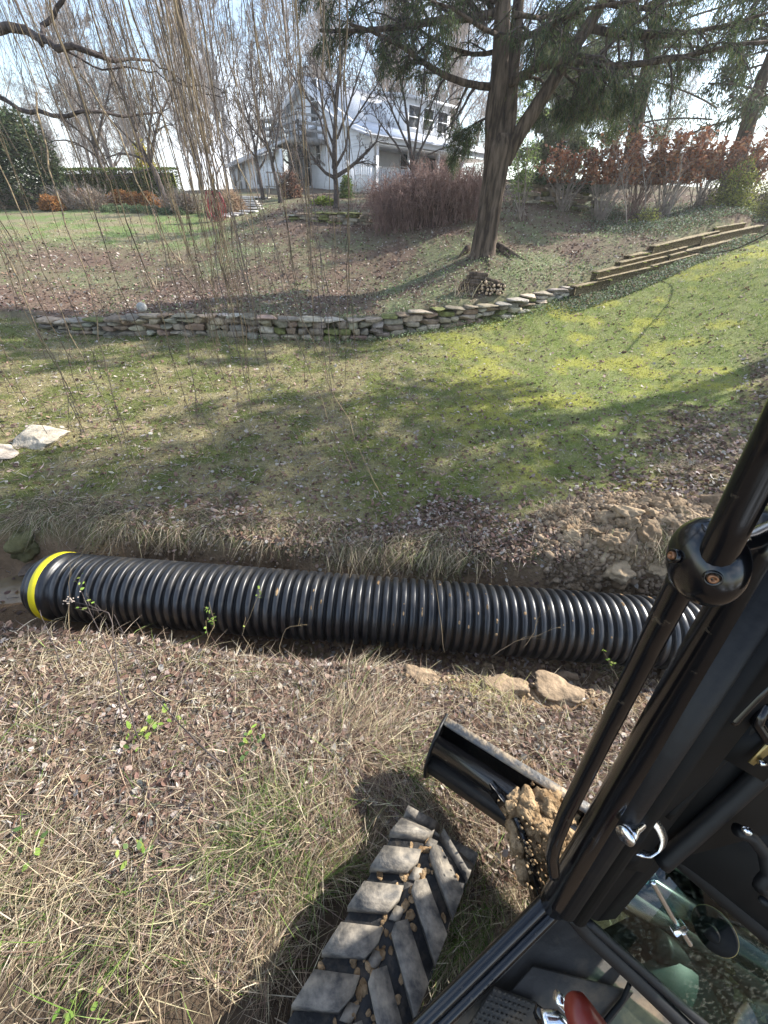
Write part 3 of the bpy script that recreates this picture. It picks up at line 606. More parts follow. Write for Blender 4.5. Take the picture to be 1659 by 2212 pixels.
# ------------------------------------------------------------------ trees
def grow(P, Rr, n, frac, ang, up=0., K=6, wig=.18, tr=(.25, .98), taper=.55, lmin=0., droop=0.):
    N, K0, _ = P.shape; par = np.repeat(np.arange(N), n); M_ = len(par); t = R.uniform(tr[0], tr[1], M_)*(K0-1)
    i = np.minimum(t.astype(int), K0-2); fr = (t-i)[:, None]
    p = P[par, i]*(1-fr)+P[par, i+1]*fr; T = nrm(P[par, i+1]-P[par, i]); r = Rr[par, i]*(1-fr[:, 0])+Rr[par, i+1]*fr[:, 0]
    q = nrm(np.cross(T, R.normal(size=(M_, 3)))); a = ang*R.uniform(.7, 1.3, M_)[:, None]; D = nrm(T*np.cos(a)+q*np.sin(a)+[0, 0, up])
    Lp = np.linalg.norm(P[:, -1]-P[:, 0], axis=1)[par]; l = np.maximum(Lp*frac*(1.15-.75*t/(K0-1))*R.uniform(.6, 1.25, M_), lmin)
    out = [p]; step = (l/(K-1))[:, None]
    for k in range(K-1):
        D = nrm(D+R.normal(size=(M_, 3))*wig+[0, 0, up*.25-droop*.3]); p = p+D*step; out.append(p)
    Q = np.stack(out, 1); r0 = r*taper*R.uniform(.7, 1.1, M_); rr_ = r0[:, None]*np.linspace(1, .35, K)[None]
    return Q, rr_
def pathY(pts, Y, dy=0.):
    return np.array([at_y(a, b, Y+dy*i/(len(pts)-1)) for i, (a, b) in enumerate(pts)])
def resample(P, r, K):
    P = np.asarray(P, float); d = np.concatenate([[0], np.cumsum(np.linalg.norm(np.diff(P, axis=0), axis=1))]); s = np.linspace(0, d[-1], K)
    return np.stack([np.interp(s, d, P[:, k]) for k in range(3)], 1), np.interp(s, d, r)
def bare_crown(limbs, radii, lv, K=6, thin=.004, name='crown', m='bark_small', parent=None, fine=1.):
    mb = MB(); lim = [resample(p, r, K) for p, r in zip(limbs, radii)]; P = np.stack([a for a, _ in lim]); r = np.stack([b for _, b in lim])
    tubes(mb, P, r, 7)
    for (n, frac, ang, up) in lv:
        P, r = grow(P, r, n, frac, ang, up, K); r = np.maximum(r, thin*fine); tubes(mb, P, r, 4 if r.max() < .03 else 5, cap=False)
    return mb.build(name, m, parent, smooth=True), P, r
def bare_tree(name, label, trunk_px, Y, trunk_r, limbs_px, lv, m='bark_small', group=None, thin=.006):
    P = pathY(trunk_px, Y); g0 = G(P[0][0], P[0][1]); P[0, 2] = g0[2]-.05
    o = empty(name, g0, label, 'tree', group); T, tr_ = resample(P, np.linspace(trunk_r, trunk_r*.6, len(P)), 10)
    tr_[0] *= 1.35; tubes(MB(), T, tr_, 9).build('trunk', m, o, smooth=True)
    lim = [pathY(l, Y, dy) for l, dy, _ in limbs_px]; rr2 = [np.linspace(a, a*.3, len(l)) for (l, dy, a) in limbs_px]
    bare_crown(lim, rr2, lv, m=m, parent=o, thin=thin); return o
LV = [(8, .5, .7, .25), (6, .5, .75, .15), (4, .5, .8, .05)]
bare_tree('bare_tree', 'small bare tree with low wide limbs in front of the white house', [(727, 443), (726, 400), (722, 360)], 21, .13,
    [([(722, 365), (722, 300), (726, 230), (735, 140), (745, 60)], 0, .1), ([(724, 385), (700, 372), (682, 350), (665, 320), (650, 270)], -.8, .07), ([(728, 380), (760, 360), (790, 330), (812, 310), (822, 270)], -1., .075), ([(722, 350), (705, 310), (690, 250), (650, 190), (610, 130)], .5, .06),
     ([(726, 360), (745, 330), (752, 280), (790, 220), (830, 160)], .8, .06), ([(722, 320), (700, 260), (690, 180), (670, 90)], 0, .05), ([(728, 300), (750, 240), (775, 160), (800, 90)], .5, .05)], LV)
bare_tree('bare_tree', 'dark multi-stemmed bare tree rising behind the bramble mound by the porch', [(893, 392), (893, 375), (892, 360)], 22, .1,
    [([(890, 368), (886, 320), (880, 260), (870, 190), (850, 110)], 0, .08), ([(893, 368), (905, 330), (925, 290), (945, 240), (990, 190)], .5, .06), ([(888, 365), (865, 330), (850, 300), (820, 270), (800, 220)], -.5, .05), ([(895, 370), (920, 335), (960, 318), (1010, 310), (1050, 305)], 0, .035), ([(892, 350), (900, 290), (910, 220), (925, 140)], .3, .06), ([(888, 330), (860, 270), (830, 200), (800, 140)], .4, .05)], LV)
bare_tree('bare_tree', 'slim bare tree beside the red planter, left of the house door', [(568, 427), (562, 390), (555, 350)], 26, .11,
    [([(555, 352), (548, 300), (530, 230), (510, 150)], 0, .07), ([(558, 370), (575, 340), (585, 290), (600, 230)], .5, .05), ([(552, 340), (530, 310), (500, 270), (480, 200)], -.4, .05), ([(553, 330), (560, 270), (560, 200), (565, 120)], 0, .05)], LV)
bare_tree('bare_tree', 'forked bare tree just left of the balcony, nearer than the slim one', [(607, 441), (600, 400), (592, 370)], 24, .12,
    [([(592, 372), (585, 330), (560, 270), (545, 190), (540, 110)], 0, .08), ([(600, 405), (620, 385), (635, 355), (640, 320)], -.4, .06), ([(590, 350), (600, 290), (610, 220), (610, 140)], .5, .05), ([(588, 340), (565, 300), (530, 260), (500, 200)], .3, .05)], LV)
bare_tree('bare_tree', 'leaning bare tree with crooked limbs in front of the clipped hedge', [(350, 402), (335, 370), (318, 345)], 24.5, .15,
    [([(318, 346), (300, 310), (285, 260), (265, 200), (250, 120)], 0, .1), ([(325, 355), (330, 310), (345, 250), (375, 190)], .5, .08), ([(322, 350), (290, 335), (255, 330), (225, 345)], -.5, .06), ([(322, 352), (320, 300), (330, 230), (330, 150)], 0, .07), ([(330, 362), (300, 372), (270, 378), (240, 380)], -.7, .04), ([(318, 340), (280, 300), (230, 250), (190, 180)], 0, .06)], LV)
bare_tree('bare_tree', 'bare tree standing at the left half of the clipped hedge', [(232, 405), (218, 360), (206, 320)], 25.5, .14,
    [([(206, 322), (195, 270), (170, 200), (150, 120)], 0, .09), ([(208, 330), (215, 280), (230, 220), (250, 140)], .5, .07), ([(206, 315), (180, 290), (140, 260), (110, 200)], -.3, .06), ([(212, 340), (170, 310), (130, 300), (100, 310)], -.5, .05)], LV)
# distant woods: a few trees copied
def forest_proto(i):
    H = R.uniform(15, 19); nl = 5; o = empty('woodland_tree', (0, 0, 0)); tag(o, None, 'tree')
    P = np.stack([np.zeros(8)+R.normal()*.5*np.linspace(0, 1, 8)**2, R.normal(size=8)*.1, np.linspace(0, H, 8)], 1); r = np.linspace(.17, .02, 8)
    tubes(MB(), P, r, 7).build('trunk', 'bark_far', o, smooth=True)
    mb = MB(); Q, q = grow(P[None], r[None], 30, .38, .75, .35, 6, tr=(.1, .98)); tubes(mb, Q, q, 4, cap=False)
    for (n, fr, an, up) in [(9, .55, .75, .15), (9, .55, .8, .05)]:
        Q, q = grow(Q, q, n, fr, an, up, 5); q = np.maximum(q, .011); tubes(mb, Q, q, 3, cap=False)
    mb.build('crown', 'bark_far', o, smooth=True); return o
protos = [forest_proto(i) for i in range(3)]; fi = 0
def copy_tree(root, loc, rz, s):
    r = root.copy(); COL.objects.link(r); r.location = loc; r.rotation_euler.z = rz; r.scale = (s, s, s)
    for ch in root.children: c = ch.copy(); COL.objects.link(c); c.parent = r
    return r
spots = []
for k in range(30): spots.append((-44+k*1.75+R.normal()*1.2, R.uniform(40, 62), R.uniform(.7, 1.05)))
spots += [(R.uniform(-60, -38), R.uniform(30, 60), .9) for _ in range(6)]+[(x_, R.uniform(46, 60), R.uniform(.6, .85)) for x_ in (10, 14, 19, 24, 28, 33, 39, 45)]
for k in range(34): spots.append((-42+k*1.5+R.normal(), R.uniform(36, 46), R.uniform(.28, .45)))
for i, (x_, y_, s_) in enumerate(spots):
    o = copy_tree(protos[i % 3], Vector([float(v) for v in G(x_, min(y_, 69))-[0, 0, .1]]), R.uniform(0, 6.28), s_)
    left = x_ < 8
    tag(o, ('short bare understory tree in front of the distant woods beyond the hedge' if s_ < .5 else 'tall pale bare tree of the distant woods at left beyond the hedge') if left else 'pale bare tree of the woods far behind the shrubs at right', 'tree', 'bare trees of the left woods' if left else 'bare trees of the right woods')
for p in protos:
    for c in list(p.children): bpy.data.objects.remove(c)
    bpy.data.objects.remove(p)
# ------------------------------------------------------------------ conifers
NEED = [(.05, .085, .035), (.07, .11, .045), (.035, .06, .03), (.1, .13, .05), (.12, .12, .05)]
def sprays(mb, P, n, size, wd, pal=NEED, droop=.35, jit=.12):
    N, K, _ = P.shape; par = R.integers(0, N, n); t = R.uniform(.1, 1, n)*(K-1); i = np.minimum(t.astype(int), K-2); fr = (t-i)[:, None]
    B = P[par, i]*(1-fr)+P[par, i+1]*fr; T = nrm(P[par, i+1]-P[par, i]); D = nrm(T*.7+R.normal(size=(n, 3))*[.7, .7, .3]+[0, 0, -.25])
    B = B+R.normal(size=(n, 3))*jit*[1, 1, .5]
    side = nrm(np.cross(D, nrm(np.array([0, 0, 1.])+R.normal(size=(n, 3))*.5))); Gv = np.stack([0*t, 0*t, -R.uniform(.1, droop*2, n)], -1)
    ribbons(mb, B, D, R.uniform(.6, 1.3, n)*size, wd*R.uniform(.6, 1.3, n), Gv, pick(pal, n, .3), prof=(.3, 1, .75, .05), side=side)
Y0 = 13.5; TB0 = onground(1045, 552)
Y0 = TB0[1]
big = empty('conifer_tree', TB0, 'large dark conifer with forked ridged trunk standing on the leafy slope', 'tree')
def thick(P, r, S=22, K=60, rid=.05, flare=0., name='trunk'):
    P, r = resample(P, r, K); mb = MB(); tubes(mb, P, r, S, cap=True); V = mb.v[0].reshape(K, S, 3)
    for k in range(K):
        c = P[k]; a = np.arange(S); h = k/K
        d = V[k]-c; amp = 1+rid*(2*fbm(np.stack([np.cos(a*2*math.pi/S)*2.3, np.sin(a*2*math.pi/S)*2.3, np.full(S, h*2.5)], 1)+5, 2.2, 3)-1)
        amp = amp+flare*max(0, 1-k/(K*.16))**2*(1+.8*np.sin(a*2*math.pi/S*4+1)); V[k] = c+d*amp[:, None]
    mb.v[0] = V.reshape(-1, 3); return mb
dpx = lambda Y: None
tp = pathY([(1043, 558), (1050, 500), (1060, 440), (1068, 380), (1076, 320), (1080, 290)], Y0); rr0 = [.35, .32, .30, .31, .33, .26]
tp[0, 2] -= .15
thick(tp, rr0, rid=.13, flare=.5, K=70, S=40).build('trunk', 'bark', big, smooth=True)
stems = [([(1070, 330), (1068, 250), (1078, 180), (1082, 100), (1086, 20), (1090, -120), (1090, -420)], 0, [.25, .22, .21, .19, .17, .13, .06]),
         ([(1085, 330), (1100, 260), (1106, 180), (1112, 90), (1120, 0), (1135, -160)], .35, [.2, .18, .15, .14, .12, .05]),
         ([(1088, 350), (1112, 305), (1150, 245), (1195, 175), (1235, 110), (1275, 50), (1310, -10), (1390, -180)], -.3, [.20, .18, .165, .15, .135, .12, .10, .05])]
for (pts, dy, r_) in stems: thick(pathY(pts, Y0, dy), r_, rid=.1, K=60, S=26).build('stem', 'bark', big, smooth=True)
for (a, b) in [((1010, 545), (985, 560)), ((1075, 540), (1110, 565)), ((1050, 552), (1058, 580)), ((1080, 545), (1150, 568))]:
    A_, B_ = onground(*a), onground(*b); tubes(MB(), resample([A_+[0, 0, .12], (A_+B_)/2+[0, 0, .03], B_-[0, 0, .03]], [.11, .06, .02], 8)[0], np.linspace(.1, .02, 8), 8).build('root', 'bark', big, smooth=True)
limbs = [([(1068, 188), (1030, 185), (985, 175), (940, 152), (900, 125), (868, 100), (828, 80), (790, 62), (755, 52)], -.9, .075),
         ([(1082, 28), (1020, 38), (950, 44), (880, 56), (830, 62), (760, 68), (690, 66)], -.6, .085), ([(1078, 110), (1030, 120), (960, 100), (900, 60), (850, 0)], .9, .05),
         ([(1100, 180), (1150, 150), (1200, 133), (1260, 130), (1330, 145), (1400, 135), (1480, 125), (1560, 100), (1659, 90)], -1.2, .09), ([(1240, 115), (1285, 150), (1330, 185), (1375, 225)], -.8, .05),
         ([(1270, 60), (1350, 78), (1450, 76), (1550, 60), (1659, 28)], -.9, .075), ([(1110, 175), (1160, 165), (1190, 195), (1260, 240)], .5, .04), ([(1300, 5), (1380, 20), (1460, 10), (1600, -40)], 1., .06),
         ([(1085, 60), (1050, 0), (1010, -60), (930, -120)], .8, .06), ([(1060, 250), (1020, 270), (990, 320), (975, 345)], .6, .025), ([(1085, 0), (1000, -20), (900, -30), (760, -40), (600, -40)], -.6, .09), ([(1210, 150), (1250, 190), (1290, 240), (1330, 270)], 1.2, .035),
         ([(1300, 0), (1400, -40), (1500, -80), (1620, -140)], -1.6, .08), ([(1100, -100), (1000, -150), (850, -160), (700, -160)], 1.2, .08), ([(1120, -120), (1200, -190), (1350, -260)], 1.5, .08), ([(1110, 30), (1170, 40), (1230, 20), (1280, -20)], 1.6, .05),
         ([(1085, 80), (1040, 60), (980, 20), (900, -10)], -2.2, .05), ([(1110, 90), (1180, 60), (1260, 20), (1380, 0)], -2.4, .06)]
mb = MB(); lim = [resample(pathY(p, Y0, dy), np.linspace(a, a*.3, len(p)), 10) for p, dy, a in limbs]
for (pl_, r_) in lim: tubes(MB(), pl_, r_, 9).build('limb', 'bark', big, smooth=True)
P = np.stack([a for a, _ in lim]); r_ = np.stack([b for _, b in lim])
P1_, r1_ = grow(P, r_, 22, .34, .95, .0, 6, .16, tr=(.08, 1), droop=.25); tubes(mb, P1_, r1_, 5, cap=False)
P2_, r2_ = grow(P1_, r1_, 6, .5, .8, -.05, 5, .2, droop=.5, lmin=.25); r2_ = np.maximum(r2_, .004); tubes(mb, P2_, r2_, 3, cap=False)
mb.build('branchlets', 'bark_small', big, smooth=True)
mb = MB(); sprays(mb, P2_, 50000, .085, .015, droop=.2, jit=.05); sprays(mb, P1_, 8000, .09, .018, droop=.2, jit=.05)
# upper crown, mostly above the picture: it shades the slope and lawn
Q0 = np.array([at_y(1090, 20, Y0), at_y(1280, 40, Y0)]); up = []
for k in range(46):
    b = Q0[k % 2]+[0, 0, R.uniform(1.2, 6.5)]; a = R.uniform(0, 6.28); l = R.uniform(1.8, 4.2)*(1-(b[2]-Q0[0][2])/11); up.append(np.linspace(0, 1, 6)[:, None]*l*np.array([math.cos(a), math.sin(a), .12])+b)
P3_, r3_ = grow(np.array(up), np.full((46, 6), .04), 8, .4, .9, 0, 6, droop=.3); mbb = MB(); tubes(mbb, np.array(up), .03, 5); tubes(mbb, P3_, np.maximum(r3_, .008), 3); mbb.build('upper_limbs', 'bark_small', big)
sprays(mb, P3_, 9000, .3, .08)
mb.build('foliage', 'leafy', big); 
def conifer(label, trunk, Y, tr_, dens, limits, group=None, name='conifer_tree', size=.22, wd=.05, pal=NEED, m='bark'):
    P = pathY(trunk, Y); g0 = G(P[0][0], P[0][1]); P[0, 2] = min(P[0, 2], g0[2]); o = empty(name, g0, label, 'tree', group)
    T, t_r = resample(P, np.linspace(tr_, tr_*.35, len(P)), 20); tubes(MB(), T, t_r, 10).build('trunk', m, o, smooth=True)
    up = []; 
    for k in range(limits[0]):
        t = R.uniform(limits[1], 1); b = T[int(t*19)]; a = R.uniform(0, 6.28); l = limits[2]*R.uniform(.5, 1.1)*(1.1-.4*t); up.append(np.linspace(0, 1, 6)[:, None]*l*np.array([math.cos(a), math.sin(a), .1+R.normal()*.15])+b-np.array([0, 0, .35])*(np.linspace(0, 1, 6)[:, None]**2)*l*.4)
    up = np.array(up); q, qr = grow(up, np.full(up.shape[:2], .035), 9, .4, .9, 0, 5, droop=.3); mb = MB(); tubes(mb, up, .035, 5); tubes(mb, q, np.maximum(qr, .008), 3, cap=False); mb.build('limbs', m, o)
    mb = MB(); sprays(mb, q, dens, size, wd, pal, jit=.2); mb.build('foliage', 'leafy', o); return o
conifer('dark conifer with straight trunk rising behind the rusty shrubs', [(1372, 330), (1380, 240), (1396, 160), (1412, 60), (1430, -80), (1450, -260)], 27, .36, 26000, (70, .28, 4.6), size=.17, wd=.035)
conifer('leaning conifer trunk at the right picture edge behind the shrubs', [(1592, 370), (1610, 290), (1630, 215), (1655, 150), (1690, 60), (1760, -100)], 22, .33, 9000, (40, .45, 3.2), size=.2)
conifer('conifer with loose foliage behind the right end of the house', [(1215, 330), (1218, 250), (1222, 160), (1228, 40)], 33, .2, 14000, (50, .1, 3.0), size=.28, wd=.09, pal=[(.09, .12, .04), (.14, .16, .06)])
def offtree(x, y, h, label, n, leafy=True):
    g0 = G(x, y); o = empty('conifer_tree' if leafy else 'bare_tree', g0, label, 'tree'); T = g0+np.linspace(0, 1, 12)[:, None]*np.array([R.normal()*.3, R.normal()*.3, h]); tubes(MB(), T, np.linspace(.3, .05, 12), 9).build('trunk', 'bark', o, smooth=True)
    up = []
    for k in range(46): t = R.uniform(.5, 1); a = R.uniform(0, 6.28); up.append(T[int(t*11)]+np.linspace(0, 1, 6)[:, None]*h*.34*R.uniform(.5, 1)*(1.15-.75*t)*np.array([math.cos(a), math.sin(a), .15 if leafy else .6]))
    up = np.array(up); q, qr = grow(up, np.full(up.shape[:2], .04), 8, .45, .8, .1, 5); mb = MB(); tubes(mb, up, .04, 5); tubes(mb, q, np.maximum(qr, .012), 3, cap=False)
    if not leafy: q2, r2 = grow(q, qr, 5, .5, .8, .1, 4); tubes(mb, q2, np.maximum(r2, .008), 3, cap=False)
    mb.build('limbs', 'bark', o)
    if leafy: mb = MB(); sprays(mb, q, n, .34, .12, jit=.25); mb.build('foliage', 'leafy', o)
offtree(13.2, 10.6, 12.5, 'tall conifer standing right of the picture beside the lawn', 2600)
# ------------------------------------------------------------------ weeping willow: limbs and hanging twigs
wb = G(-6.2, 5.2); wil = empty('weeping_willow', wb, 'weeping willow whose long bare tan twigs hang across the left half of the view', 'tree')
T, t_r = resample([wb-[0, 0, .1], wb+[.1, 0, 1.5], wb+[.4, -.2, 3.2], wb+[1.2, -.2, 5.], wb+[2.6, -.4, 6.6]], [.34, .28, .25, .2, .14], 20)
tubes(MB(), T, t_r, 14).build('trunk', 'bark', wil, smooth=True)
WL = [([(-260, 60), (-60, 62), (60, 68), (130, 102), (190, 112), (245, 132), (330, 131)], 5.0, [.09, .075, .06, .045, .035, .025, .015]),
      ([(90, 95), (95, 55), (130, 0), (200, -60)], 5.0, [.04, .035, .03, .02]), ([(245, 130), (210, 112), (190, 105), (160, 145)], 5., [.02, .014, .01, .008]), ([(-200, 120), (-20, 200), (60, 240), (130, 250), (200, 245), (270, 248), (340, 243)], 5.5, [.06, .04, .034, .03, .026, .02, .014]),
      ([(340, 243), (370, 215), (410, 200)], 5.5, [.012, .008, .005]), ([(330, 131), (400, 180), (490, 200)], 5., [.012, .01, .006]), ([(130, 102), (200, 145), (320, 150), (480, 210)], 5.0, [.02, .014, .01, .006])]
for p_, d_, r_ in WL:
    r_ = [v*.82 for v in r_]
    q = np.array([at_d(a, b, d_+.25*math.sin(i*1.3)) for i, (a, b) in enumerate(p_)]); q, r_ = resample(q, r_, 16); q[1:-1] += R.normal(size=(14, 3))*.02; tubes(MB(), q, r_, 8).build('limb', 'bark_small', wil, smooth=True)
top = []
for (a, b, c_) in [((-5, 5, 5.6), (-1.2, 4.2, 6.6), (1.2, 4.6, 6.4)), ((-4.8, 5, 6), (-2, 6, 7.2), (.2, 6.8, 7.)), ((-4.6, 5.2, 6), (-3., 3.2, 6.6), (-1., 2.8, 6.2)), ((-5, 5, 5.5), (-4.6, 7, 7), (-4, 8.5, 6.6))]:
    t = np.linspace(0, 1, 14)[:, None]; q = (1-t)**2*np.array(a)+2*t*(1-t)*np.array(b)+t*t*np.array(c_); top.append(q); tubes(MB(), q, np.linspace(.11, .02, 14), 8).build('limb', 'bark_small', wil, smooth=True)
TP = np.concatenate(top)
def strand(bot, topp, r0, r1, wig, tw=True):
    K = 22; t = np.linspace(0, 1, K)[:, None]; P = topp+(bot-topp)*t; w_ = np.cumsum(R.normal(size=(K, 3))*wig, 0); w_ -= w_[-1]*t; P = P+w_*[1, 1, .1]
    return P, np.linspace(r0, r1, K)
ST = []
def addst(bx, by, d, lean=None, r0=.0078, h=4.6, wig=.016):
    b = at_d(bx, by, d)
    if lean is None: tp_ = b+np.array([R.normal()*.18-.12, R.normal()*.2, h*R.uniform(.9, 1.1)])
    else: tp_ = at_d(*lean)
    ST.append(strand(b, tp_, r0*R.uniform(.7, 1.3), .0024, wig))
for k in range(30): addst(R.normal()*24+508, R.uniform(520, 880), R.uniform(4.2, 5.3), wig=.02)
for k in range(9): addst(R.normal()*28+715, R.uniform(480, 900), R.uniform(3.8, 5.2))
for k in range(46): addst(R.uniform(-60, 640), R.uniform(230, 720), R.uniform(3.6, 7), r0=.005)
for k in range(9): addst(R.uniform(0, 420), R.uniform(820, 1010), R.uniform(3.4, 4.6))
for (a, b, c_, e) in [(330, 1130, -60, 180, ), (215, 1010, -80, 330), (480, 730, 170, 160), (310, 1060, 80, 200), (760, 1010, 395, 180), (830, 1080, 440, 200), (545, 900, 350, -20), (590, 830, 385, -60), (560, 790, 410, -80), (470, 980, 260, 160), (650, 760, 480, 60), (725, 880, 610, -60), (718, 850, 600, -60), (730, 770, 560, 40), (120, 930, -90, 480), (700, 640, 500, 120), (960, 1180, 700, 560), (1150, 1250, 820, 700)]:
    addst(a, b, R.uniform(3.0, 4.0), lean=(c_, e, R.uniform(3.4, 4.3)), r0=.0075, wig=.018)
ST = ST[:100+8]
SP = np.stack([a for a, _ in ST]); SR = np.stack([b for _, b in ST])
for i in range(len(ST)):
    if i < 100: tubes(MB(), SP[i], SR[i], 5).build('hanging_twig', 'willow', wil, smooth=True)
mb = MB()
if len(ST) > 100: tubes(mb, SP[100:], SR[100:], 5)
q, qr = grow(SP, SR, 7, .13, .22, -.3, 8, .06, tr=(.35, .95), taper=.8); tubes(mb, q, np.maximum(qr*.8, .0015), 3, cap=False)
q2, qr2 = grow(q, qr, 2, .6, .3, -.25, 5, .06); tubes(mb, q2, np.maximum(qr2*.6, .0013), 3, cap=False)
# fine twig curtain high up in the left sky
n = 190; tp_ = np.array([at_d(a, b, d) for a, b, d in zip(R.uniform(-120, 620, n), R.uniform(-220, 60, n), R.uniform(4.5, 8.5, n))]); bt = tp_+np.stack([R.normal(size=n)*.25+.1, R.normal(size=n)*.2, -R.uniform(.7, 3.2, n)], 1)
K = 12; t = np.linspace(0, 1, K)[None, :, None]; w_ = np.cumsum(R.normal(size=(n, K, 3))*.025, 1); cur = tp_[:, None]+(bt-tp_)[:, None]*t+w_*[1, 1, .3]; tubes(mb, cur, np.linspace(.0055, .0018, K)[None], 3, cap=False)
q, qr = grow(cur, np.broadcast_to(np.linspace(.004, .002, K), (n, K)), 3, .35, .5, -.1, 7, .14); tubes(mb, q, np.maximum(qr, .0016), 3, cap=False)
mb.build('fine_twigs', 'willow_dark', wil)['kind'] = 'stuff'
# ------------------------------------------------------------------ garden shrubs
def shrub(name, label, px_, py_, w_, h_, dep, n, size, pal, asp=.5, flat=.6, stems=0, m='leafy', group=None, cat='shrub', shell=.35, lump=.5, Y=None, stemr=.01, stemm='bark_small', lw=0.):
    P = onground(px_, py_) if Y is None else at_y(px_, py_, Y)
    P[2] = gz(P[:1], P[1:2])[0]; o = empty(name, P, label, cat, group)
    u = nrm(R.normal(size=(n*2, 3))); u[:, 2] = np.abs(u[:, 2])*1.0-.1; rr_ = R.uniform(shell, 1, len(u))**.5*(1-lump*.5+lump*(fbm(u*1.3+px_, 1.6, 3)-.3))
    B = u*rr_[:, None]*[w_/2, dep/2, h_]; B = B[(B[:, 2] > lw*h_)][:n]; N = len(B)
    B = B+P; mb = MB(); leaves(mb, B, N, size*R.uniform(.6, 1.3, N), pal, asp, flat); mb.build('foliage', m, o)
    if stems:
        t = np.linspace(0, 1, 6)[None, :, None]; e = P+nrm(R.normal(size=(stems, 3))*[1, 1, .3]+[0, 0, 1.1])*[w_*.6, dep*.6, h_*.95]; b = P+R.normal(size=(stems, 3))*[.1, .1, 0]
        C_ = b[:, None]+(e-b)[:, None]*t+np.cumsum(R.normal(size=(stems, 6, 3))*.04, 1); r_ = np.broadcast_to(np.linspace(stemr, stemr*.5, 6), (stems, 6)); mb = MB(); tubes(mb, C_, r_, 4)
        q, qr = grow(C_, r_, 5, .3, .6, .2, 5, tr=(.4, 1)); tubes(mb, q, np.maximum(qr, .004), 3, cap=False); mb.build('stems', stemm, o)
    return o
EV = [(.025, .045, .018), (.04, .065, .025), (.06, .09, .035), (.11, .13, .06)]
shrub('evergreen_shrub', 'big rounded dark evergreen shrub at the left picture edge', 68, 432, 4.6, 4.7, 4, 15000, .16, EV, Y=23.5)
shrub('evergreen_shrub', 'dark evergreen shrub cut by the left picture edge behind the big rounded one', -30, 420, 3.6, 5.5, 3, 6000, .16, EV, Y=26)
# clipped hedge
hd = empty('clipped_hedge', G(-15, 26.5), 'long low clipped green hedge behind the orange bushes', 'hedge'); A_, B_ = at_y(140, 420, 25), at_y(385, 415, 27); n = 24000; t = R.random((n, 1)); e = R.uniform(-1, 1, (n, 3)); k = R.integers(1, 3, n); e[np.arange(n), k] = np.sign(e[np.arange(n), k])
B = A_+(B_-A_)*t+e*[.1, .55, .55]+R.normal(size=(n, 3))*.05; B[:, 2] = gz(B[:, 0], B[:, 1], False)+.62+e[:, 2]*.6; leaves(mb := MB(), B, n, R.uniform(.06, .12, n), [(.06, .1, .025), (.1, .15, .03), (.16, .2, .05)], .6, .6); mb.build('foliage', 'leafy', hd)
mb = MB(); A_[2] = gz(A_[:1], A_[1:2])[0]+.55; B_[2] = gz(B_[:1], B_[1:2])[0]+.55; bar(mb, A_, B_, .42, .48); mb.build('dense_core', 'moss', hd)
RUST = [(.42, .2, .07), (.5, .27, .1), (.33, .15, .06)]
for i, (x_, w_, lb) in enumerate([(180, 1.1, 'small orange bush left of the others at the hedge foot'), (262, 1.8, 'orange bush in the middle of the row below the hedge'), (292, 1.5, 'orange bush second from the right below the hedge'), (322, 1.7, 'orange bush at the right end of the row below the hedge'), (108, 1.3, 'orange bush below the big evergreen shrub')]):
    shrub('orange_bush', lb, x_, 430+(6 if x_ < 150 else 0), w_, .75, .9, 2600, .09, RUST, group='orange bushes below the hedge', Y=23.5 if x_ > 150 else 22)
for x_, w_, lb in [(60, 3, 'dry brown bush under the big evergreen shrub'), (150, 2.2, 'dry tan bush between the evergreen shrub and the hedge'), (205, 1.8, 'tan twiggy bush in front of the left end of the hedge'), (5, 3, 'pale dry bush at the left picture edge'), (375, 1.6, 'brown twiggy bush at the right end of the hedge'), (405, 1.4, 'dry bush just right of the hedge end')]:
    shrub('dry_bush', lb, x_, 438, w_, 1., 1.2, 1500, .1, [(.3, .22, .16), (.4, .32, .24), (.22, .15, .11)], .25, .9, 60, group='dry bushes along the far bed', Y=22.5, stemm='bark_far')
for k in range(11):
    shrub('hebe_mound', 'low grey-green mound in the row edging the far bed', 222+k*16+R.normal()*2, 440-R.integers(0, 5), .62, .34, .5, 700, .07, [(.14, .2, .1), (.2, .27, .15), (.1, .14, .07)], .3, .9, group='grey-green mounds edging the bed', cat='plant', Y=22+.3*(k % 2))
shrub('golden_conifer', 'narrow golden yellow conifer behind the hedge', 328, 405, 1.5, 2.9, 1.4, 4200, .12, [(.5, .42, .06), (.6, .5, .1), (.35, .33, .06)], Y=28)
shrub('ornamental_grass', 'round clump of tan ornamental grass beside the stone path', 500, 447, 1.5, 1.0, 1.2, 2600, .3, [(.42, .3, .2), (.5, .38, .27), (.33, .22, .15)], .06, 1.4, 0, Y=22.5)
shrub('brown_shrub', 'brown leafy shrub against the house wall under the balcony', 630, 428, 1.5, 1.5, 1, 1300, .12, [(.25, .12, .08), (.3, .18, .12)], .5, .8, 50, Y=25.5)
shrub('green_shrub', 'small green shrub between the bare tree and the white trellis gate', 748, 425, .8, 1.2, .8, 1400, .1, [(.1, .16, .04), (.18, .24, .06)], Y=25)
shrub('yellow_plant', 'low yellow-green plants at the foot of the small bare tree', 700, 440, 1.5, .35, .5, 700, .12, [(.45, .5, .1), (.35, .42, .08)], cat='plant', Y=21.8, stems=20)
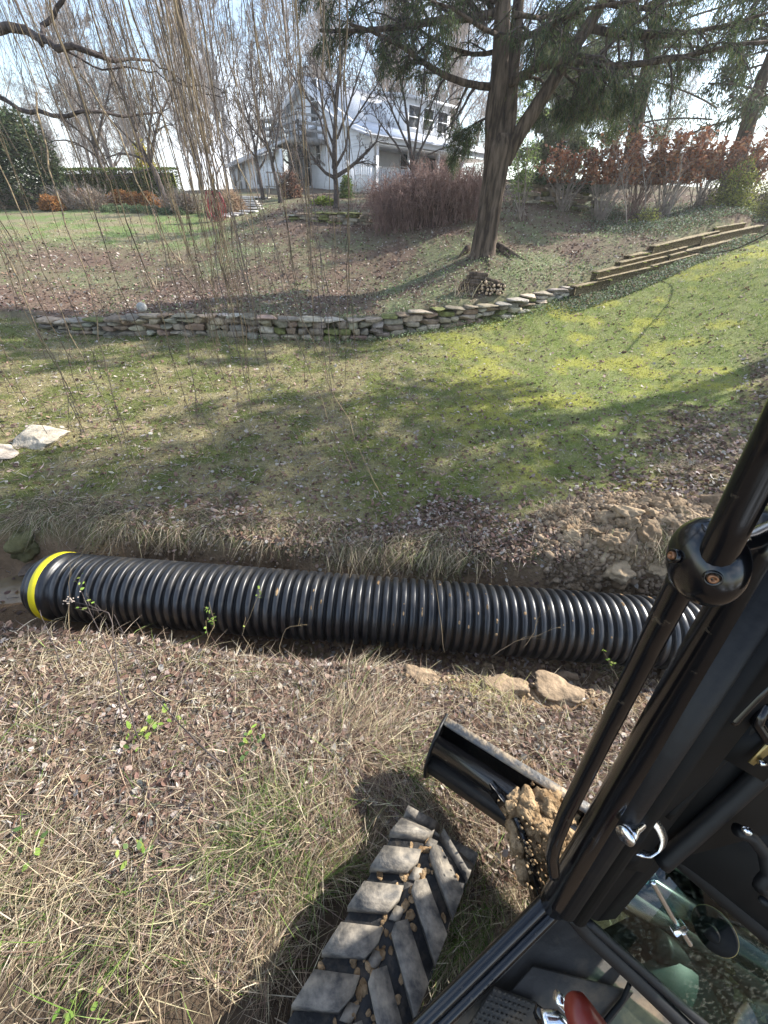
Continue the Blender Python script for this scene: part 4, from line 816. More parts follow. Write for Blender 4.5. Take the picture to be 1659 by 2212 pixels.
# bramble mound
P = onground(925, 492); P = G(P[0]+.0, 17.6); o = empty('bramble_mound', P, 'wide purple-brown mound of arching bare canes left of the big trunk', 'shrub')
mb = MB(); n = 900; b = P+np.stack([R.uniform(-1.9, 1.9, n), R.uniform(-.8, .8, n), 0*np.zeros(n)], 1); b[:, 2] = gz(b[:, 0], b[:, 1]); a = R.uniform(0, 6.28, n); Hh = R.uniform(.7, 1.75, n)*(1-.25*np.abs(b[:, 0]-P[0])/1.9); out = R.uniform(.3, 1.0, n)
t = np.linspace(0, 1, 9)[None, :, None]; dirs = np.stack([np.cos(a), np.sin(a)*.8, 0*a], 1)
C_ = b[:, None]+dirs[:, None]*out[:, None, None]*t+np.array([0, 0, 1.])*(Hh[:, None, None]*(np.sin(t*math.pi*.80)))+np.cumsum(R.normal(size=(n, 9, 3))*.02, 1)
rr_ = np.broadcast_to(np.linspace(.0085, .004, 9), (n, 9)); tubes(mb, C_, rr_, 4, cap=False); q, qr = grow(C_, rr_, 7, .4, .7, -.2, 5, .25); tubes(mb, q, np.maximum(qr, .0045), 3, cap=False)
MATS['bramble'] = mat('bramble', (.13, .075, .065), .9, col2=(.27, .175, .15), scale=4, bump=0); mb.build('canes', 'bramble', o)
mb = MB(); n = 5000; u = R.normal(size=(n, 3))*[1.05, .45, .35]+P+[0, 0, .6]; leaves(mb, u, n, R.uniform(.03, .07, n), [(.17, .1, .08), (.24, .15, .12)], .5, .9); mb.build('dead_leaves', 'litter', o)
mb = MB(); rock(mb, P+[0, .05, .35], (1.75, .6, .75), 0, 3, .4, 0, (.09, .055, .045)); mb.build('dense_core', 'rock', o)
# rusty hydrangea shrubs
HYD = [(.36, .14, .07), (.45, .2, .1), (.25, .11, .07), (.5, .29, .17)]
def hydra(px_, py_, Y, wpx, toppx, label, n=1500, st=34):
    n = int(n*2.1)
    b = at_y(px_, py_, Y); b[2] = gz(b[:1], b[1:2])[0]; tp_ = at_y(px_, toppx, Y); H = tp_[2]-b[2]; W_ = wpx/830*np.hypot(Y, 2)*.82
    o = empty('rusty_shrub', b, label, 'shrub', 'rust-leaved shrubs on the right'); t = np.linspace(0, 1, 7)[None, :, None]; e = b+np.stack([R.uniform(-.5, .5, st)*W_, R.uniform(-.5, .5, st)*.9, H*R.uniform(.55, 1.0, st)], 1)
    s0 = b+R.normal(size=(st, 3))*[.1, .08, 0]; mid = (s0+e)/2; C_ = s0[:, None]+(e-s0)[:, None]*t+np.array([0, 0, 1.])*(.12*np.sin(t*math.pi))*H*.4+np.cumsum(R.normal(size=(st, 7, 3))*.03, 1)
    rr_ = np.broadcast_to(np.linspace(.016, .006, 7), (st, 7)); mb = MB(); tubes(mb, C_, rr_, 5); q, qr = grow(C_, rr_, 9, .3, .5, .2, 5, tr=(.3, 1)); tubes(mb, q, np.maximum(qr, .006), 3, cap=False); mb.build('stems', 'bramble' if R.random() < .3 else 'bark_far', o)
    k = R.integers(0, len(q), n); B = q[k, R.integers(2, 5, n)]+R.normal(size=(n, 3))*.06; B = B[(B[:, 2]-b[2]) > H*.45]; n = len(B); mb = MB(); leaves(mb, B, n, R.uniform(.07, .15, n), HYD, .6, .9); mb.build('leaves', 'litter', o)
for a in [(1213, 452, 19.3, 120, 318, 'rusty vase-shaped shrub directly in front of the stone garden wall', 800, 30), (1300, 455, 19, 120, 285, 'rusty shrub at the right end of the garden wall, taller than its left neighbour', 1500, 36), (1365, 462, 19.6, 110, 282, 'rusty shrub straight below the straight conifer trunk', 1700), (1430, 466, 19, 110, 285, 'rusty shrub right of the one below the straight conifer trunk', 1700), (1500, 470, 19.4, 110, 290, 'rusty shrub second from the leaning conifer trunk', 1700), (1562, 468, 19.8, 100, 300, 'rusty shrub just before the leaning conifer trunk', 1500)]: hydra(*a)
for i, (x_, y_, tx, lb) in enumerate([(1355, 497, 1330, 'thin bare sapling in front of the rusty shrubs at left'), (1440, 480, 1475, 'thin pale sapling leaning right in front of the rusty shrubs'), (1392, 488, 1385, 'upright bare sapling in front of the rusty shrubs')]):
    b = onground(x_, y_); o = empty('sapling', b, lb, 'sapling', 'bare saplings on the right slope'); e = at_y(tx, 330, b[1]); C_, cr2 = resample([b, (b+e)/2+[.1, 0, 0], e], [.02, .014, .006], 10); mb = MB(); tubes(mb, C_, cr2, 5); q, qr = grow(C_[None], cr2[None], 18, .35, .5, .4, 6); tubes(mb, q, np.maximum(qr, .005), 4, cap=False); mb.build('stem', 'bark_far', o)
YG = [(.3, .33, .07), (.22, .26, .06), (.4, .4, .1), (.12, .15, .05)]
shrub('yellow_green_shrub', 'loose yellow-green shrub at the foot of the leaning conifer trunk', 1560, 478, 2.2, 1.9, 1.4, 5200, .08, YG, .4, .8, 50, Y=18.6, shell=.1)
shrub('yellow_green_shrub', 'yellow-green shrub cut by the right picture edge', 1655, 470, 2.4, 2.1, 1.6, 5200, .08, YG, .4, .8, 50, Y=19.5, shell=.1)
shrub('yellow_green_shrub', 'sparse low yellow-green plant in front of the thin saplings', 1390, 498, 1.4, .7, .8, 900, .07, YG, .4, .8, 40, Y=17.2, shell=.1)
o = None; b = at_y(1128, 458, 17.5); b[2] = gz(b[:1], b[1:2])[0]; o = empty('leafy_sapling', b, 'tall slender shrub with sparse light green leaves right of the big trunk', 'shrub'); C_ = []; 
for (a, c_) in [(1105, 250), (1125, 200), (1150, 190), (1175, 240), (1140, 300), (1090, 330)]: e = at_y(a, c_, 17.5+R.normal()*.3); C_.append(resample([b+R.normal(size=3)*[.06, .06, 0], (b*.6+e*.4)+R.normal(size=3)*.05, e], [1, 1, 1], 10)[0])
C_ = np.array(C_); cr2 = np.broadcast_to(np.linspace(.022, .006, 10), C_.shape[:2]); mb = MB(); tubes(mb, C_, cr2, 5); q, qr = grow(C_, cr2, 12, .28, .5, .3, 5, tr=(.2, 1)); tubes(mb, q, np.maximum(qr, .004), 3, cap=False); mb.build('stems', 'bark_far', o)
n = 1700; k = R.integers(0, len(q), n); B = q[k, R.integers(0, 5, n)]+R.normal(size=(n, 3))*.06; mb = MB(); leaves(mb, B, n, R.uniform(.05, .11, n), [(.3, .36, .14), (.22, .3, .1), (.12, .18, .06)], .5, .8); mb.build('leaves', 'leafy', o)
# fallen branch arching over the ties
C_ = np.array([at_y(a, b, y_) for a, b, y_ in [(1450, 532, 14.6), (1490, 545, 13.8), (1540, 548, 13), (1590, 538, 12.2), (1640, 515, 11.4), (1720, 470, 10.5)]]); C_, _ = resample(C_, np.ones(6), 16); mb = MB(); tubes(mb, C_, np.linspace(.008, .018, 16), 6)
q, qr = grow(C_[None], np.full((1, 16), .01), 7, .15, .6, .3, 5); tubes(mb, q, np.maximum(qr, .004), 4); tag(mb.build('fallen_branch', 'bark_small'), 'thin dark arching branch hanging over the right end of the railway ties', 'branch')
# low dead weed clumps on the slope
for (x_, y_, lb) in [(390, 570, 'dry pale weed clump on the slope left of the hanging twigs'), (790, 640, 'dry brown weed stalks behind the middle of the stone wall'), (330, 620, 'small dry weed clump above the left end of the stone wall'), (1000, 640, 'dry stalks beside the firewood stack')]:
    b = onground(x_, y_); n = 40; mb = MB(); B = b+R.normal(size=(n, 3))*[.2, .1, 0]; ribbons(mb, B, nrm(R.normal(size=(n, 3))*[.5, .5, 0]+[0, 0, 1]), R.uniform(.15, .45, n), .012, R.normal(size=(n, 3))*.2, pick(STRAW+DEAD[:2], n), prof=(1, .9, .7, .1)); tag(mb.build('dead_weed', 'litter'), lb, 'weed')
#@@HOUSE
#@@MACHINE
# ------------------------------------------------------------------ thin winter haze
hz = bpy.data.materials.new('haze'); hz.use_nodes = True; hn = hz.node_tree.nodes; hn.clear(); ho_ = hn.new('ShaderNodeOutputMaterial'); hv = hn.new('ShaderNodeVolumePrincipled')
hv.inputs['Color'].default_value = (1, .99, .97, 1); hv.inputs['Density'].default_value = .0013; hv.inputs['Anisotropy'].default_value = .3; hz.node_tree.links.new(hv.outputs[0], ho_.inputs['Volume']); MATS['haze'] = hz
mb = MB(); box(mb, (0, 147, 14), (262, 153, 17)); hb_ = mb.build('haze', 'haze'); hb_['kind'] = 'stuff'; hb_['label'] = 'thin pale winter haze over the whole garden'; hb_['category'] = 'haze'
# ------------------------------------------------------------------ house (two facade planes through one corner)
HC = at_y(806, 415, 29.5); HC[2] = float(gz(HC[:1], HC[1:2])[0])
ha = np.array([.766, .643, 0]); hb = np.array([-.643, .766, 0]); UP = np.array([0, 0, 1.])
def on_plane(x, y, P0, n): v = ray(x, y); return C0+v*(((P0-C0)@n)/(v@n))
def gab(x, y, off=0.): return on_plane(x, y, HC-ha*off, ha)         # gable facade faces -ha
def por(x, y, off=0.): return on_plane(x, y, HC-hb*off, hb)         # porch facade faces -hb
house = empty('white_house', HC, 'white clapboard house with steep gable, balcony and roofed porch up the slope', 'house')
# pieces of the gable facade
apex = gab(660, 172); eL = gab(610, 250); cR = gab(806, 296); cRb = gab(806, 410); cLb = gab(622, 420); eLi = gab(622, 246)
def zset(p, z): q = np.array(p); q[2] = z; return q
zb = HC[2]-.4
wallp = [zset(cLb, zb), eLi-[0, 0, .05], apex-[0, 0, .12], cR-[0, 0, .05], zset(cR, zb)]
DEPTH = 10.
mb = MB(); prism(mb, wallp, .2, ha); 
wl = mb.build('gable_wall', 'siding', house)
mb = MB(); z = zb+.1
lo = gab(622, 300); hi = cR
def inward(P, z): return zset(P, z)
while z < apex[2]-.3:                                          # clapboard shadow lines as real laps
    # horizontal extent inside the polygon
    a, b = None, None
    if z < eLi[2]: a = zset(cLb, z)
    else: t = (z-eLi[2])/(apex[2]-eLi[2]); a = eLi+(apex-eLi)*t; a = zset(a, z)
    if z < cR[2]: b = zset(cR, z)
    else: t = (z-cR[2])/(apex[2]-cR[2]); b = cR+(apex-cR)*t; b = zset(b, z)
    if np.linalg.norm((b-a)[:2]) > .3: bar(mb, a-ha*.006+hb*0, b-ha*.006, .016, .008, bev=0)
    z += .17
mb.build('clapboards', 'siding', house)
# porch-side wall set back under the porch roof, and upper wall
pw0, pw1 = HC+hb*2.0+ha*.2, HC+hb*2.0+ha*9.4
mb = MB(); prism(mb, [zset(pw0, zb), zset(pw1, zb), zset(pw1, cR[2]+.5), zset(pw0, cR[2]+.5)], .15, hb); mb.build('porch_wall', 'siding', house)
mb = MB(); prism(mb, [zset(pw1, zb), zset(pw1+hb*6, zb), zset(pw1+hb*6, cR[2]+.5), zset(pw1+hb*3, apex[2]-.4), zset(pw1, cR[2]+.5)], .15, ha); mb.build('end_wall', 'siding', house)
# roofs: steep left slope, long right slope down to the porch eave
ov = -ha*.45
rl = [apex+ov, eL+ov-[0, 0, .1], eL+ha*DEPTH-[0, 0, .1], apex+ha*DEPTH]
mb = MB(); prism(mb, rl, .14, UP); mb.build('roof', 'roof', house)
kn = gab(742, 262); kn[2] += .1
rr1 = [apex+ov+UP*.01, apex+ha*DEPTH+UP*.01, kn+ha*(DEPTH-.4), kn+ov]; mb = MB(); prism(mb, rr1, .14, UP)
rf = mb.build('roof', 'roof', house)
pe0 = por(806, 293); pe1 = por(1043, 322); pe0 = HC-hb*.35+UP*(pe0[2]-HC[2]); pe1 = zset(HC-hb*.35+ha*9.9, pe0[2])
kl = kn+ov; kr = kn+ha*(DEPTH-.4)
mb = MB(); prism(mb, [kl-UP*.02, kr-UP*.02, pe1, pe0-ha*.5], .1, UP); mb.build('porch_roof', 'porch_roof', house)
mb = MB(); bar(mb, pe0-ha*.5-UP*.12, pe1-UP*.12, .05, .12); mb.build('gutter', 'trim', house)
mb = MB(); bar(mb, pe0-ha*.5-UP*.0, kl-UP*.05, .05, .11); bar(mb, kl-UP*.05, apex+ov-UP*.02-UP*.05, .05, .13); bar(mb, apex+ov-UP*.05, rl[1]-UP*.05, .05, .13); mb.build('fascia', 'trim', house)
mb = MB(); prism(mb, [pe0-UP*.3+hb*.1, pe1-UP*.3+hb*.1, pe1+hb*2.4-UP*.3, pe0+hb*2.4-UP*.3], .04, -UP); mb.build('porch_ceiling', 'trim', house)
for s in (.15, 2.6, 5.0, 7.2, 9.6):
    b = HC+ha*s-hb*.1; mb = MB(); bar(mb, zset(b, zb), zset(b, pe0[2]-.2), .085, .085, up=ha); mb.build('porch_post', 'trim', house)
mb = MB(); fz = HC[2]+.1; prism(mb, [zset(HC-hb*.15, fz), zset(HC-hb*.15+ha*9.8, fz), zset(HC+hb*2+ha*9.8, fz), zset(HC+hb*2, fz)], .12, -UP); mb.build('porch_floor', 'grey_wood', house)
rz = por(860, 366)[2]
mb = MB(); 
for z in (rz, fz+.15): bar(mb, zset(HC-hb*.1, z), zset(HC-hb*.1+ha*9.6, z), .04, .035)
mb.build('porch_railing', 'trim', house)
mb = MB()
for k in range(72): b = HC-hb*.1+ha*(.2+k*.13); box(mb, zset(b, (rz+fz+.15)/2), (.02, .02, (rz-fz-.15)/2))
mb.build('balusters', 'trim', house)
# windows and doors of the porch wall
def win(P, w_, h_, ax, nrm_, par, door=False, nm='window'):
    """P = bottom centre on the wall face, ax along wall, nrm_ outward"""
    X = np.stack([ax, nrm_, UP]); mb = MB(); box(mb, P+UP*h_/2+nrm_*.02, (w_/2, .02, h_/2), X); f = mb.build(nm, 'window_dark', par)
    mb = MB(); t = .06
    for s in (-1, 1): box(mb, P+UP*h_/2+nrm_*.035+ax*s*(w_/2+t/2), (t/2, .03, h_/2+t), X)
    for z in (-t/2, h_+t/2, h_/2): box(mb, P+UP*z+nrm_*.036, (w_/2, .028, t/2 if z != h_/2 else .018), X)
    mb.build('frame', 'trim', f); return f
for s, w_, z, h_ in [(1.3, .95, .75, 1.5), (4.1, .9, .75, 1.5), (6.3, .95, .12, 2.05), (7.6, .8, .75, 1.4)]:
    win(zset(HC+hb*1.99+ha*s, fz+z-.1), w_, h_, ha, -hb, house, nm='door' if z < .2 else 'window')
# dormer with three dark windows
d0 = kn+ha*3.3; dz0 = kn[2]-.1; dz1 = dz0+1.55; d_in = 3.4
A0, A1 = HC+hb*2.1+ha*3.9, HC+hb*2.1+ha*7.9
A0 = zset(A0, kn[2]-.35); A1 = zset(A1, kn[2]-.35)
mb = MB(); prism(mb, [A0, A1, A1+UP*1.65, A0+UP*1.65], 3., hb); dm = mb.build('dormer', 'siding', house)
mb = MB(); prism(mb, [A0-hb*.3-ha*.25+UP*1.62, A1-hb*.3+ha*.25+UP*1.62, A1+hb*3.2+ha*.25+UP*2.1, A0+hb*3.2-ha*.25+UP*2.1], .12, UP); mb.build('dormer_roof', 'roof', dm)
for s in (.75, 2.0, 3.25): win(A0+ha*s+UP*.4-hb*.01, .85, .95, ha, -hb, house)
# gable facade openings: upper door, windows
for (x_, y_, w_, h_) in [(682, 262, .85, 1.75), (668, 402, .8, 1.9), (690, 352, .5, .9), (650, 402, .5, 1.7)]:
    P = gab(x_, y_, .0)-ha*.01; win(P, w_, h_, hb, -ha, house, nm='door' if h_ > 1.6 else 'window')
# balcony
b0, b1 = gab(700, 306, 1.5), gab(632, 308, 1.5); bz = gab(665, 306, 0)[2]-.05
bal = house
c0 = zset(gab(704, 306, 0), bz); c1 = zset(gab(628, 306, 0), bz); o0, o1 = c0-ha*1.9, c1-ha*1.9
mb = MB(); prism(mb, [c0, c1, o1, o0], .22, -UP); bal = mb.build('balcony', 'grey_wood', house)
mb = MB()
for a, b in ((c0, o0), (o0, o1), (o1, c1)):
    L_ = np.linalg.norm(b-a); nn = max(2, int(L_/1.1)+1)
    for z in (.3, .62, .98): bar(mb, a+UP*z, b+UP*z, .035, .06)
    for t in np.linspace(0, 1, nn): q = a+(b-a)*t; bar(mb, q-UP*.25, q+UP*1.05, .05, .05, up=ha)
    for t in np.linspace(0, 1, nn*3-2): q = a+(b-a)*t; bar(mb, q, q+UP*.95, .02, .03, up=ha)
mb.build('railing', 'grey_wood', bal)
for t in (.05, .95): mb = MB(); q = o0+(o1-o0)*t; bar(mb, q-UP*.2, zset(c0+(c1-c0)*t, bz-1.2), .05, .05, up=hb); mb.build('brace', 'grey_wood', bal)
# left wing running away to the left
w0 = at_y(612, 418, 33.); w1 = at_y(503, 405, 50.); w0[2] = HC[2]-.3; w1[2] = at_y(503, 409, 50.)[2]-.3
wd = nrm((w1-w0)*[1, 1, 0]); wn = np.array([wd[1], -wd[0], 0]); 
if wn@(C0-w0) < 0: wn = -wn
z0 = at_y(600, 325, 33.8)[2]; z1 = at_y(480, 362, 52)[2]; zt = z0
w1[2] = w0[2]; wing = house; LW = np.linalg.norm((w1-w0)[:2])
mb = MB(); prism(mb, [w0-wd*.1, w1, zset(w1, zt), zset(w0, zt)-wd*.1], .2, -wn); mb.build('wing_wall', 'siding', house)
mb = MB(); z = w0[2]+.2
while z < zt-.05: bar(mb, zset(w0, z)+wn*.008, zset(w1, z)+wn*.008, .016, .01, bev=0); z += .17
mb.build('wing_clapboards', 'siding', house)
mb = MB(); prism(mb, [zset(w0, zt)+wn*.5-wd*.15, zset(w1, zt)+wn*.5+wd*.5, zset(w1, zt+1.5)-wn*3.5+wd*.5, zset(w0, zt+1.5)-wn*3.5-wd*.15], .16, UP); mb.build('wing_roof', 'roof', house)
mb = MB(); bar(mb, zset(w0, zt-.02)+wn*.52-wd*.15, zset(w1, zt-.02)+wn*.52+wd*.5, .05, .11); mb.build('wing_gutter', 'trim', house)
mb = MB(); prism(mb, [w1, w1-wn*7, zset(w1-wn*7, zt), zset(w1-wn*3.5, zt+1.5), zset(w1, zt)], .2, wd*-1); mb.build('wing_end_wall', 'siding', house)
for t, w_, h_, dz in [(.36, .8, 1.5, .8), (.62, 1.0, 2.05, .2), (.74, 1., 2.05, .2), (.9, 1.3, 1.3, .9)]:
    win(w0+wd*LW*t+UP*dz+wn*.01, w_, h_, wd, wn, house, nm='door' if h_ > 2 else 'window')
# white trellis gate and screen beside the porch
tg = empty('trellis_gate', G(*at_y(770, 415, 26.5)[:2]), 'white picket trellis gate beside the porch railing', 'gate')
def tre(x0, x1, Y, ytop, ybot, arch=0.):
    A_, B_ = at_y(x0, ybot, Y), at_y(x1, ybot, Y); H = at_y((x0+x1)/2, ytop, Y)[2]-A_[2]; B_[2] = A_[2]; mb = MB(); n = 8
    for i in range(n): t = i/(n-1); q = A_+(B_-A_)*t; h = H*(1-.25*arch+arch*.25*math.sin(t*math.pi)); r = .045 if i in (0, n-1) else .022; box(mb, q+UP*h/2, (r, r, h/2))
    for z in (.12, .5, .8): bar(mb, A_+UP*H*z, B_+UP*H*z, .02, .03, up=UP)
    return mb.build('trellis_panel', 'trim', tg)
tre(738, 763, 26.5, 346, 414, 1); tre(766, 800, 26.3, 342, 416, 1)
it = empty('iron_trellis', G(*at_y(634, 425, 25.5)[:2]), 'dark iron garden trellis standing against the house below the balcony', 'trellis')
A_, B_ = at_y(627, 425, 25.6), at_y(652, 425, 25.6); H = at_y(640, 372, 25.6)[2]-A_[2]; B_[2] = A_[2]; mb = MB()
for t in np.linspace(0, 1, 5): q = A_+(B_-A_)*t; box(mb, q+UP*H*(.42+.05*math.sin(t*3.14)), (.012, .012, H*(.42+.05*math.sin(t*3.14))))
for z in (.1, .35, .6, .8): bar(mb, A_+UP*H*z, B_+UP*H*z, .012)
for a, b in ((0, .25), (.25, .5), (.5, .75), (.75, 1)): bar(mb, A_+(B_-A_)*a+UP*H*.82, A_+(B_-A_)*(a+b)/2+UP*H*.98, .01); bar(mb, A_+(B_-A_)*(a+b)/2+UP*H*.98, A_+(B_-A_)*b+UP*H*.82, .01)
mb.build('trellis_frame', 'iron', it)
b = G(*at_y(698, 420, 25.8)[:2]); bn = empty('garden_bin', b, 'dark green lidded bin against the house wall', 'bin')
revolve(MB(), [(0, .0), (0, .3), (.05, .33), (.95, .36), (1.0, .36)], b, UP, 20).build('barrel', 'green_plastic', bn, smooth=True); revolve(MB(), [(1.0, .38), (1.06, .38), (1.16, .3), (1.22, .12), (1.23, 0)], b, UP, 20).build('lid', 'green_plastic', bn, smooth=True)
b = G(*at_y(577, 424, 27)[:2]); mb = MB(); revolve(mb, [(0, 0), (0, .24), (.7, .32), (.72, .34), (.8, .34), (.8, .3), (.7, .29)], b, UP, 16); tag(mb.build('planter', 'red_paint'), 'dark red planter beside the slim bare tree', 'planter')
b = G(*at_y(601, 428, 26.2)[:2]); bc = empty('garden_bench', b, 'pale wooden garden bench between the two bare trees by the house', 'bench'); mb = MB(); box(mb, b+UP*.45, (.55, .2, .02)); mb.build('seat', 'grey_wood', bc)
mb = MB(); [box(mb, b+UP*.75+[(k-3)*.16, .2, 0], (.02, .015, .28)) for k in range(7)]; box(mb, b+UP*1.02+[0, .2, 0], (.55, .02, .03)); mb.build('backrest', 'grey_wood', bc)
for sx in (-1, 1):
    for sy in (-1, 1): mb = MB(); box(mb, b+[sx*.5, sy*.17, .22], (.025, .025, .22)); mb.build('leg', 'grey_wood', bc)
# red hose hanging on a guide, and the stone path
b = onground(470, 478); ho = empty('hose_stand', b, 'coiled dark red garden hose hanging on a short stake on the slope', 'hose'); mb = MB(); box(mb, b+UP*.55, (.03, .03, .55)); bar(mb, b+UP*1.02-[.3, 0, 0], b+UP*1.02+[.3, 0, 0], .03); mb.build('stake', 'iron', ho)
mb = MB()
for k in range(16):
    a = np.linspace(0, 2*math.pi, 22); w_ = .1+.16*R.random(); h_ = .42+R.random()*.12; cx = R.uniform(-.2, .25); tubes(mb, b+np.stack([cx+w_*np.sin(a)*(1-.3*np.cos(a)), R.normal()*.04+0*a, 1.0-h_+h_*np.cos(a)], 1), .017, 5)
mb.build('hose', 'red_hose', ho)
for i, (x_, y_, w_) in enumerate([(520, 463, 1.0), (541, 458, .9), (552, 452, .9), (549, 446, .95), (545, 441, .95), (539, 436, .9), (533, 431, .9), (560, 428, 1.2), (530, 427, 1.), (502, 466, .9), (485, 469, .8)]):
    b = onground(x_, y_); mb = MB(); rock(mb, b+[0, 0, .03], (w_*.5, .3, .035), -.3, 3, .12, .8, W1, cuts=0); tag(mb.build('stepping_stone', 'stone_path'), 'pale flat paving slab of the path that climbs to the house', 'paving slab', 'paving slabs of the house path')
# ------------------------------------------------------------------ excavator: tracks, blade, cab corner
Fm = nrm(ray(1468, 693)); Lm = nrm(ray(-790, 600)); Um = nrm(np.cross(Fm, Lm)); Um = Um if Um[2] > 0 else -Um; Lm = np.cross(Um, Fm)
MX = np.stack([Fm, Lm, Um])
def mc(f, l, u): return C0+f*Fm+l*Lm+u*Um
ex = empty('excavator', mc(.2, -.4, -2.35), 'black compact excavator seen from its cab: rubber track, dozer blade, door pillar and window', 'excavator')
UT = -1.965; IC = .69
# rubber track: belt loop with staggered slanted lugs
path = [(f, UT) for f in np.linspace(-1.0, IC, 30)]+[(IC+.2*math.sin(a), UT-.2+.2*math.cos(a)) for a in np.linspace(.15, math.pi, 14)]+[(-1.0, UT-.4)]
pb = np.array(path); n = len(pb); mb = MB(); lo, hi = .05, .365
for (dd, l0, l1, c_) in [(0, lo, hi, None)]:
    pi = pb+0.; c = np.array([.0, UT-.2]); inn = pb.copy(); inn[:, 1] = np.where(pb[:, 1] > UT-.2, pb[:, 1]-.035, pb[:, 1]+.035); inn[30:44] = np.array([(IC+.165*math.sin(a), UT-.2+.165*math.cos(a)) for a in np.linspace(.15, math.pi, 14)])
    V = np.array([[mc(a, l0, b), mc(a, l1, b), mc(a2, l1, b2), mc(a2, l0, b2)] for (a, b), (a2, b2) in zip(pb, inn)]).reshape(-1, 3)
    f = []
    for i in range(n-1):
        for j in range(4): f.append([i*4+j, i*4+(j+1) % 4, i*4+4+(j+1) % 4, i*4+4+j])
    mb.add(V, f)
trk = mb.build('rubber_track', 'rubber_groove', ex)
def belt(s):                                                    # arc position → f,u,normal angle
    if s <= IC: return s, UT, 0.
    a = (s-IC)/.2; return IC+.2*math.sin(a), UT-.2+.2*math.cos(a), a
def lug(pts, hs=None, h1=.048, bev=.012):
    """pts: footprint (s,l) quad; raised block that wraps the belt"""
    mb = MB(); c = np.mean(pts, 0); P0 = []; P1 = []
    for i_, (s, l) in enumerate(pts):
        hh_ = h1 if hs is None else h1*hs[i_]
        f, u, a = belt(s); nv = np.array([math.sin(a), math.cos(a)]); P0.append(mc(f-nv[0]*.004, l, u-nv[1]*.004))
        s2, l2 = c+(np.array([s, l])-c)*np.array([.97, .985]); f, u, a = belt(s2); P1.append(mc(f+math.sin(a)*hh_, l2, u+math.cos(a)*hh_))
    k = len(pts); q = np.arange(k); mb.add(np.array(P0+P1), np.stack([q, (q+1) % k, (q+1) % k+k, q+k], -1)); mb.f.setdefault(k, []).append(np.stack([q[::-1], q+k])); return mb
s = .700-.137*9
while s < 1.02:
    w_ = .102; lug([(s, .372), (s+.078, .245), (s+.078+.055, .228), (s+.078+w_, .238), (s+w_, .372)], [1, 1, .85, .3, .25]).build('lug', 'rubber', trk)
    so = s-.065+.137*0
    lug([(so+.105, .205), (so-.01, .042), (so-.01+w_*.93, .042), (so+.105+w_-.03, .178), (so+.105+.03, .208)], [1, 1, .3, .3, .9]).build('lug', 'rubber', trk)
    lug([(s+.07, .235), (s+.085, .2), (s+.13, .2), (s+.115, .235)], h1=.012).build('lug', 'rubber', trk)
    s += .137
mb = MB()
for k in range(190):
    s = R.uniform(-.3, .8); l = R.normal()*.03+.22 if R.random() < .7 else R.uniform(.06, .36); f, u, a = belt(s); rr_ = R.uniform(.004, .013); rock(mb, mc(f, l, u+.004+.006*(R.random() < .3)), (rr_*1.6, rr_*1.1, rr_*.35), R.uniform(0, 6), 3, .9)
mb.build('caked_mud', 'clay', trk)['kind'] = 'stuff'
mb = MB(); bar(mb, mc(-1, .2, UT-.2), mc(IC, .2, UT-.2), .09, .12, up=Um); mb.build('track_frame', 'dusty_black', ex)
mb = MB(); v_ = []; revolve(mb, [(-.07, .0), (-.07, .155), (.07, .155), (.07, 0)], mc(IC, .2, UT-.2), Lm, 28); mb.build('idler_wheel', 'dusty_black', ex)
# dozer blade
bl = MB(); l0, l1 = .375, -1.15; lc, lh = (l0+l1)/2, (l0-l1)/2
def bpart(name, prof, m, l0=l0, l1=l1, par=ex):
    n = len(prof); V = np.array([mc(f, l, u) for l in (l0, l1) for f, u in prof]); q = np.arange(n); mb = MB(); mb.add(V, np.stack([q, (q+1) % n, (q+1) % n+n, q+n], -1)); mb.f.setdefault(n, []).append(np.stack([q[::-1], q+n])); return mb.build(name, m, par)
blade = bpart('blade', [(1.215, -1.80), (1.178, -1.80), (1.178, -1.815), (1.19, -1.818), (1.150, -1.90), (1.115, -1.97), (1.10, -2.06), (1.12, -2.12), (1.135, -2.11), (1.125, -2.05), (1.14, -1.98), (1.18, -1.91), (1.21, -1.82)], 'black_paint')
bpart('top_edge', [(1.2175, -1.786), (1.175, -1.786), (1.175, -1.7985), (1.2175, -1.7985)], 'muddy_steel', par=blade)
tubes(MB(), np.array([mc(1.105, l0-.004, -1.865), mc(1.105, l1, -1.865)]), .048, 20).build('stiffener_tube', 'black_paint', blade, smooth=True)
bpart('back_plate', [(1.085, -1.905), (1.045, -1.955), (1.045, -1.965), (1.06, -2.04), (1.075, -2.04)], 'dusty_black', par=blade)
bpart('end_plate', [(1.225, -1.775), (1.11, -1.80), (1.06, -1.87), (1.03, -1.96), (1.04, -2.06), (1.09, -2.13), (1.14, -2.12), (1.22, -1.95)], 'dusty_black', l0+.014, l0+.002, blade)
# push arms
def arm(px_, d_, r1, r2, name='blade_arm', m='black_paint'):
    P = [at_d(a, b, c) for (a, b), c in zip(px_, d_)]; P, _ = resample(P, np.ones(len(P)), 12); mb = MB()
    for i in range(11): bar(mb, P[i]-nrm(P[i+1]-P[i])*.006, P[i+1]+nrm(P[i+1]-P[i])*.006, r1, r2, up=Um, bev=.003)
    return mb.build(name, m, ex)
arm([(1062, 1700), (1105, 1760), (1135, 1830), (1152, 1900), (1165, 1960), (1180, 2040)], [1.70, 1.60, 1.51, 1.46, 1.44, 1.42], .013, .035)
arm([(1240, 1790), (1245, 1850), (1250, 1950)], [1.68, 1.62, 1.56], .03, .05)
mb = MB(); P = [at_d(1064, 1698, 1.70), at_d(1108, 1725, 1.66), at_d(1138, 1800, 1.56), at_d(1150, 1850, 1.52)]; prism(mb, P, .02, -Um); mb.build('gusset', 'muddy_steel', ex)
